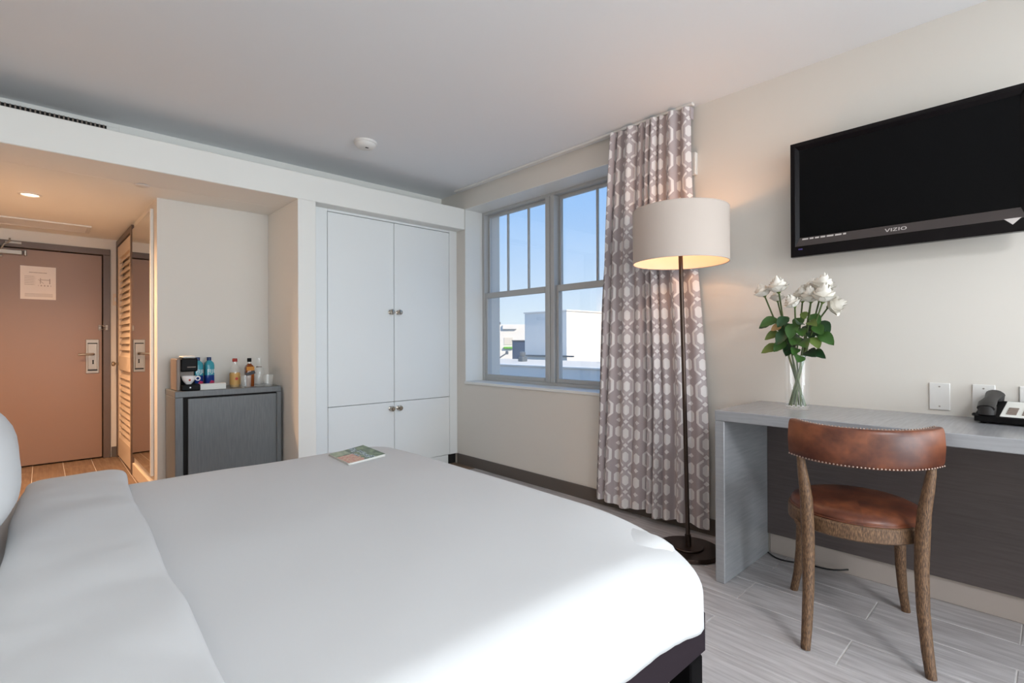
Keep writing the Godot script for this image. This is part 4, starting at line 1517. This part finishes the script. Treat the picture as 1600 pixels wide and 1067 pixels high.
# ---------------------------------------------------------------- small wall and ceiling things
func small_things():
	var sd := thing("smoke_detector", "round white smoke detector on the ceiling", "smoke detector", Vector3(1.627, C, -3.214))
	part(turned([[0.0, -0.045], [0.035, -0.045], [0.055, -0.040], [0.068, -0.026], [0.070, -0.016], [0.0, -0.016]], 32), "cover", M.white_plastic, sd)
	part(turned([[0.066, -0.018], [0.076, -0.014], [0.078, 0.0]], 32), "mount_plate", M.white_plastic, sd)
	part(bx(Vector3(-0.012, -0.047, 0.018), Vector3(0.010, -0.043, 0.030), 0.001), "test_light", M.black_plastic, sd)
	# motion sensor / thermostat right of the drape
	var th := thing("wall_thermostat", "white wall thermostat half hidden behind the drape", "thermostat", Vector3(W, 2.145, -1.445))
	part(bx(Vector3(-0.028, -0.066, -0.045), Vector3(0, 0.066, 0.032), 0.004), "case", M.white_plastic, th)
	part(bx(Vector3(-0.030, 0.028, -0.022), Vector3(-0.027, 0.044, 0.006), 0.001), "display", M.black_plastic, th)
	# wall plates over the desk
	for e in [[-0.333, "blank white wall plate above the desk, clear of the telephone"], [-0.195, "white wall plate behind the telephone handset"], [-0.058, "white wall plate behind the telephone keypad"]]:
		var p := thing("wall_plate", e[1], "wall plate", Vector3(W, 0.868, e[0]), 0.0, "wall plates above the desk")
		part(bx(Vector3(-0.007, -0.058, -0.035), Vector3(0, 0.058, 0.035), 0.003), "plate", M.white_plastic, p)
		for s in [-1, 1]:
			part(turned([[0.0, 0.0], [0.0035, 0.0], [0.003, 0.0014], [0.0, 0.0018]], 10, Transform3D(Basis(Vector3(0, 0, 1), PI / 2), Vector3(-0.007, s * 0.042, 0))), "screw", M.steel, p)

# ---------------------------------------------------------------- flowers
func petal(st: SurfaceTool, xf: Transform3D, w: float, h: float, cup: float, flare: float):
	var P := []
	for i in 6:
		var v := i / 5.0
		var row := []
		var wid := w * (0.35 + 0.65 * sin(PI * minf(0.15 + v * 0.62, 1.0))) * (1.0 if v < 0.99 else 0.72)
		for j in 5:
			var u := j / 4.0 - 0.5
			var out := cup * sin(PI * 0.5 * minf(v * 1.6, 1.0)) + flare * v * v * v
			out -= wid * wid * u * u * 4.0 * 0.8 / maxf(cup, 0.006) * 0.35
			row.append(xf * Vector3(u * wid, v * h - 0.004 * absf(u) * v, out))
		P.append(row)
	sheet(st, P, [], false)

# a petal that hugs a cup of radius r and half height h, from the base up to the polar angle «reach», its lip rolled out
func rose_petal(st: SurfaceTool, xf: Transform3D, at: float, half: float, r: float, h: float, reach: float, roll: float):
	var P := []
	for i in 8:
		var v := i / 7.0
		var th := lerpf(0.25, reach, v)
		var row := []
		for j in 7:
			var u := j / 6.0 * 2.0 - 1.0
			var w := half * sin(PI * (0.22 + 0.62 * minf(v, 0.8))) * (1.0 if v < 0.9 else 0.8)
			var a := at + u * w
			var rr := r * sin(th) + roll * pow(v, 4.0) + 0.0012 * u
			var y := h - h * cos(th) - 0.18 * h * u * u * v - roll * 0.5 * pow(v, 6.0)
			row.append(xf * Vector3(rr * cos(a), y, rr * sin(a)))
		P.append(row)
	sheet(st, P, [], true)

func leaf_mesh(w: float, l: float, bend: float, fold: float) -> ArrayMesh:
	var st := new_st()
	var P := []
	for i in 8:
		var v := i / 7.0
		var row := []
		var wid := w * pow(sin(PI * pow(v, 0.8)), 0.8) if v > 0.0 and v < 1.0 else 0.0
		for j in 5:
			var u := j / 4.0 - 0.5
			row.append(Vector3(u * wid, -bend * v * v + fold * absf(u) * wid + 0.002 * sin(v * 20.0) * absf(u), v * l))
		P.append(row)
	sheet(st, P, [], false)
	var B := []
	for row in P:
		B.append(row.map(func(e): return e - Vector3(0, 0.0006, 0)))
	sheet(st, B, [], true, 2)
	st.generate_normals()
	return st.commit()

func flowers():
	var y := 0.79
	var vc := Vector3(2.578, y, -0.816)
	var v := thing("glass_vase", "clear cylindrical glass vase on the desk", "vase", vc)
	part(turned([[0.0, 0.001], [0.049, 0.001], [0.052, 0.004], [0.052, 0.250], [0.0505, 0.252], [0.0490, 0.250], [0.0490, 0.012], [0.0, 0.011]], 40), "glass", M.vase_glass, v)
	var leaves := [leaf_mesh(0.050, 0.074, 0.016, 0.25), leaf_mesh(0.042, 0.068, 0.024, 0.35), leaf_mesh(0.034, 0.058, 0.008, 0.15), leaf_mesh(0.056, 0.086, 0.028, 0.2)]
	var blooms := [
		[Vector3(2.55, 1.354, -0.960), 0.9, Vector3(-0.1, 1, -0.35)], [Vector3(2.53, 1.374, -0.883), 1.05, Vector3(-0.1, 1, -0.1)],
		[Vector3(2.50, 1.290, -0.813), 0.85, Vector3(-0.3, 0.9, -0.35)], [Vector3(2.60, 1.328, -0.800), 1.0, Vector3(-0.1, 1, 0.0)],
		[Vector3(2.62, 1.361, -0.761), 1.0, Vector3(0.1, 1, 0.05)], [Vector3(2.58, 1.372, -0.706), 1.1, Vector3(0.0, 1, 0.2)],
		[Vector3(2.50, 1.318, -0.682), 1.15, Vector3(-0.15, 1, 0.2)], [Vector3(2.53, 1.318, -0.745), 1.0, Vector3(-0.2, 1, 0.0)],
		[Vector3(2.56, 1.266, -0.648), 1.0, Vector3(-0.05, 0.25, 1.0)], [Vector3(2.62, 1.327, -0.916), 0.75, Vector3(0.1, 1, -0.1)]]
	var words := ["white rose leaning furthest out towards the curtain", "tall open white rose in the pair nearest the curtain", "low half-open white rose between the two flower clusters", "white rose at the start of the dense cluster", "creamy white rose rising at the back of the dense cluster", "topmost white rose of the dense cluster", "large white rose at the front of the dense cluster", "white rose low in the middle of the dense cluster", "drooping white rose bent sideways below the dense cluster", "small white bud tucked behind the pair near the curtain"]
	var spots := [
		[Vector3(2.53, 1.207, -0.909), 0, 0, 3], [Vector3(2.55, 1.185, -0.950), 0, 1, 2], [Vector3(2.50, 1.204, -0.848), 1, 1, 0], [Vector3(2.52, 1.172, -0.886), 0, 3, 2],
		[Vector3(2.50, 1.140, -0.849), 1, 1, 3], [Vector3(2.54, 1.14, -0.907), 9, 2, 1], [Vector3(2.53, 1.080, -0.900), 9, 2, 3], [Vector3(2.52, 1.091, -0.867), 9, 0, 0],
		[Vector3(2.50, 1.192, -0.781), 2, 1, 0], [Vector3(2.50, 1.155, -0.774), 2, 0, 0], [Vector3(2.55, 1.213, -0.736), 7, 0, 0], [Vector3(2.50, 1.191, -0.735), 7, 2, 1],
		[Vector3(2.58, 1.186, -0.712), 5, 1, 3], [Vector3(2.52, 1.165, -0.715), 6, 0, 0], [Vector3(2.56, 1.143, -0.711), 5, 1, 0], [Vector3(2.48, 1.106, -0.760), 6, 0, 3],
		[Vector3(2.50, 1.108, -0.720), 8, 2, 0], [Vector3(2.48, 1.069, -0.791), 2, 0, 1], [Vector3(2.48, 1.035, -0.775), 7, 0, 0], [Vector3(2.52, 1.055, -0.715), 8, 1, 1],
		[Vector3(2.60, 1.173, -0.851), 3, 1, 3], [Vector3(2.60, 1.168, -0.777), 4, 1, 0], [Vector3(2.60, 1.13, -0.838), 3, 1, 3], [Vector3(2.56, 1.12, -0.80), 3, 1, 0], [Vector3(2.57, 1.15, -0.76), 4, 1, 3], [Vector3(2.55, 1.09, -0.83), 4, 1, 3],
		[Vector3(2.52, 1.13, -0.69), 5, 0, 3], [Vector3(2.51, 1.12, -0.80), 3, 0, 3], [Vector3(2.53, 1.07, -0.83), 1, 1, 0], [Vector3(2.52, 1.06, -0.75), 6, 1, 3], [Vector3(2.55, 1.20, -0.80), 4, 0, 0], [Vector3(2.50, 1.17, -0.81), 2, 0, 3], [Vector3(2.57, 1.21, -0.87), 1, 0, 3], [Vector3(2.51, 1.225, -0.765), 7, 2, 2], [Vector3(2.54, 1.165, -0.825), 3, 1, 3]]
	var lm := ["leaf_a", "leaf_b", "leaf_c", "leaf_dry"]
	for i in blooms.size():
		var g := TAU * i / blooms.size() + 0.5
		var foot := vc + Vector3(cos(g) * 0.034, 0.016, sin(g) * 0.034)
		var head: Vector3 = blooms[i][0]
		var axis: Vector3 = blooms[i][2].normalized()
		var o := thing("white_rose", words[i], "rose", foot, 0.0, "white roses in the vase")
		var s: float = blooms[i][1] * 1.2
		# stem: crosses the neck of the vase, then bends out to the bloom
		var neck := vc + Vector3(-cos(g) * 0.018 + (head.x - vc.x) * 0.25, 0.25, -sin(g) * 0.018 + (head.z - vc.z) * 0.2)
		neck.x = clampf(neck.x, vc.x - 0.03, vc.x + 0.03)
		neck.z = clampf(neck.z, vc.z - 0.03, vc.z + 0.03)
		var crv := Curve3D.new()
		crv.add_point(foot, Vector3.ZERO, (neck - foot) * 0.35)
		crv.add_point(neck, (foot - neck).normalized() * 0.06 , (head - neck).normalized() * 0.06 + Vector3(0, 0.03, 0))
		crv.add_point(head - axis * 0.030 * s, -axis * 0.06 + Vector3(0, -0.02, 0), Vector3.ZERO)
		var pts := []
		for k in 15:
			pts.append(crv.sample_baked(crv.get_baked_length() * k / 14.0) - foot)
		var st := new_st()
		tube(st, pts, range(15).map(func(_i): return 0.0036), 7)
		part(st, "stem", M.rose_stem, o)
		# bloom
		var side := axis.cross(Vector3(0.2, 0.3, 1)).normalized()
		var bf := Transform3D(Basis(side, axis, side.cross(axis)), head - foot - axis * 0.030 * s)
		var bl := new_st()
		for layer in [[3, 0.009, 0.034, 2.6, 0.0, 0.001], [4, 0.015, 0.033, 2.35, 0.6, 0.002], [5, 0.021, 0.031, 2.12, 1.0, 0.004], [5, 0.026, 0.028, 1.95, 0.3, 0.007], [5, 0.029, 0.024, 1.8, 0.9, 0.012]]:
			for k in layer[0]:
				var a: float = TAU * k / layer[0] + layer[4] + i * 0.7
				rose_petal(bl, bf, a, 0.62 + 1.9 / layer[0], layer[1] * s, layer[2] * s, layer[3] + 0.08 * sin(k * 2.3 + i), layer[5] * s)
		part(bl, "bloom", M.rose_petal, o)
		var sp := new_st()
		lathe(sp, [[0.003, -0.006], [0.008, 0.0], [0.009, 0.006], [0.0, 0.007]], 10, bf.scaled_local(Vector3(s, s, s)))
		for k in 5:
			var a := TAU * k / 5.0
			var px := bf * Transform3D(Basis(Vector3.UP, a), Vector3.ZERO)
			petal(sp, px, 0.009, 0.022, 0.014 + 0.006 * (k % 3), 0.014 - 0.010 * (k % 2))
		part(sp, "sepals", M.leaf_c, o)
		for e in spots:
			if e[1] != i:
				continue
			var at: Vector3 = e[0]
			# leaf grows from the nearest point of its stem out to its spot
			var best: Vector3 = pts[0]
			for p in pts:
				if (p + foot - at).length() < (best + foot - at).length():
					best = p
			var outw := (at - foot) - best
			var dirv := (Vector3(outw.x, 0, outw.z) + Vector3(-0.25, 0, 0.02)).normalized() if outw.length() > 0.02 else Vector3(-0.8, -0.2, 0.4 * (1 if rng.randf() < 0.5 else -1)).normalized()
			dirv = (dirv + Vector3(0, rng.randf_range(-0.9, 0.05), 0) + Vector3(0, 0, clampf((at.z + 0.8) * 8.0, -0.8, 0.8))).normalized()
			var nrm := (Vector3(-0.75, 0.6, 0.25) + Vector3(rng.randf_range(-0.3, 0.3), rng.randf_range(-0.2, 0.3), rng.randf_range(-0.4, 0.4)))
			nrm = (nrm - dirv * nrm.dot(dirv)).normalized()
			var mesh: ArrayMesh = leaves[e[3]]
			var lo := mpart(mesh, "leaf", M[lm[2 if e[2] == 2 else e[2]]], o)
			var bs := Basis(nrm.cross(dirv), nrm, dirv)
			lo.transform = Transform3D(bs, at - foot - dirv * 0.028)
			var pt := new_st()
			tube(pt, [best, at - foot - dirv * 0.026], [0.0014, 0.0012], 5)
			part(pt, "leaf_stalk", M.rose_stem, o)

# ---------------------------------------------------------------- telephone
func telephone():
	var t := thing("desk_telephone", "black desk telephone with pale printed faceplate on the desk", "telephone", Vector3(2.69, 0.79, -0.085), -0.12)
	# wedge base: side outline in (x, y), drawn along z
	var st := new_st()
	var side := PackedVector2Array([Vector2(-0.085, 0.008), Vector2(0.085, 0.008), Vector2(0.085, 0.075), Vector2(0.06, 0.078), Vector2(-0.085, 0.028)])
	prism(st, side, -0.115, 0.115)
	part(st, "base", M.black_plastic, t)
	var ft := new_st()
	for e in [[-0.07, -0.1], [-0.07, 0.09], [0.06, -0.1], [0.06, 0.09]]:
		box(ft, Vector3(e[0], 0, e[1]), Vector3(e[0] + 0.015, 0.009, e[1] + 0.015), 0.002)
	part(ft, "rubber_feet", M.black_plastic, t)
	var slope := atan2(0.05, 0.145)
	var fx := Transform3D(Basis(Vector3(0, 0, 1), slope), Vector3(-0.085, 0.028, 0))
	var fp := part(bx(Vector3(0.006, 0.0, -0.045), Vector3(0.145, 0.004, 0.108), 0.002, fx), "faceplate", M.card, t)
	for i in 3:
		for j in 4:
			var x := 0.022 + j * 0.016
			var z := -0.03 + i * 0.042
			part(bx(Vector3(x, 0.004, z), Vector3(x + 0.012, 0.0075, z + 0.028), 0.002, fx), "key", M.grey_plastic, fp)
	# handset
	var hs := new_st()
	tube(hs, [Vector3(-0.085, 0.058, -0.082), Vector3(-0.06, 0.074, -0.082), Vector3(0.0, 0.088, -0.082), Vector3(0.055, 0.104, -0.082), Vector3(0.085, 0.098, -0.082)], [0.026, 0.027, 0.020, 0.027, 0.026], 14, 0.62, Vector3.UP)
	tube(hs, [Vector3(-0.066, 0.034, -0.082), Vector3(-0.066, 0.066, -0.082)], [0.025, 0.028], 16)
	tube(hs, [Vector3(0.066, 0.076, -0.082), Vector3(0.066, 0.098, -0.082)], [0.025, 0.028], 16)
	part(hs, "handset", M.phone_plastic, t)
	var cs := new_st()
	var pts := []
	for i in 70:
		var u := i / 69.0
		var c := Vector3(-0.05 + 0.12 * u, 0.03 - 0.018 * u, -0.122 - 0.012 * sin(PI * u))
		pts.append(c + Vector3(0, cos(u * 80.0), sin(u * 80.0)) * 0.004)
	tube(cs, pts, range(70).map(func(_i): return 0.0016), 5)
	part(cs, "coiled_cord", M.cable, t)
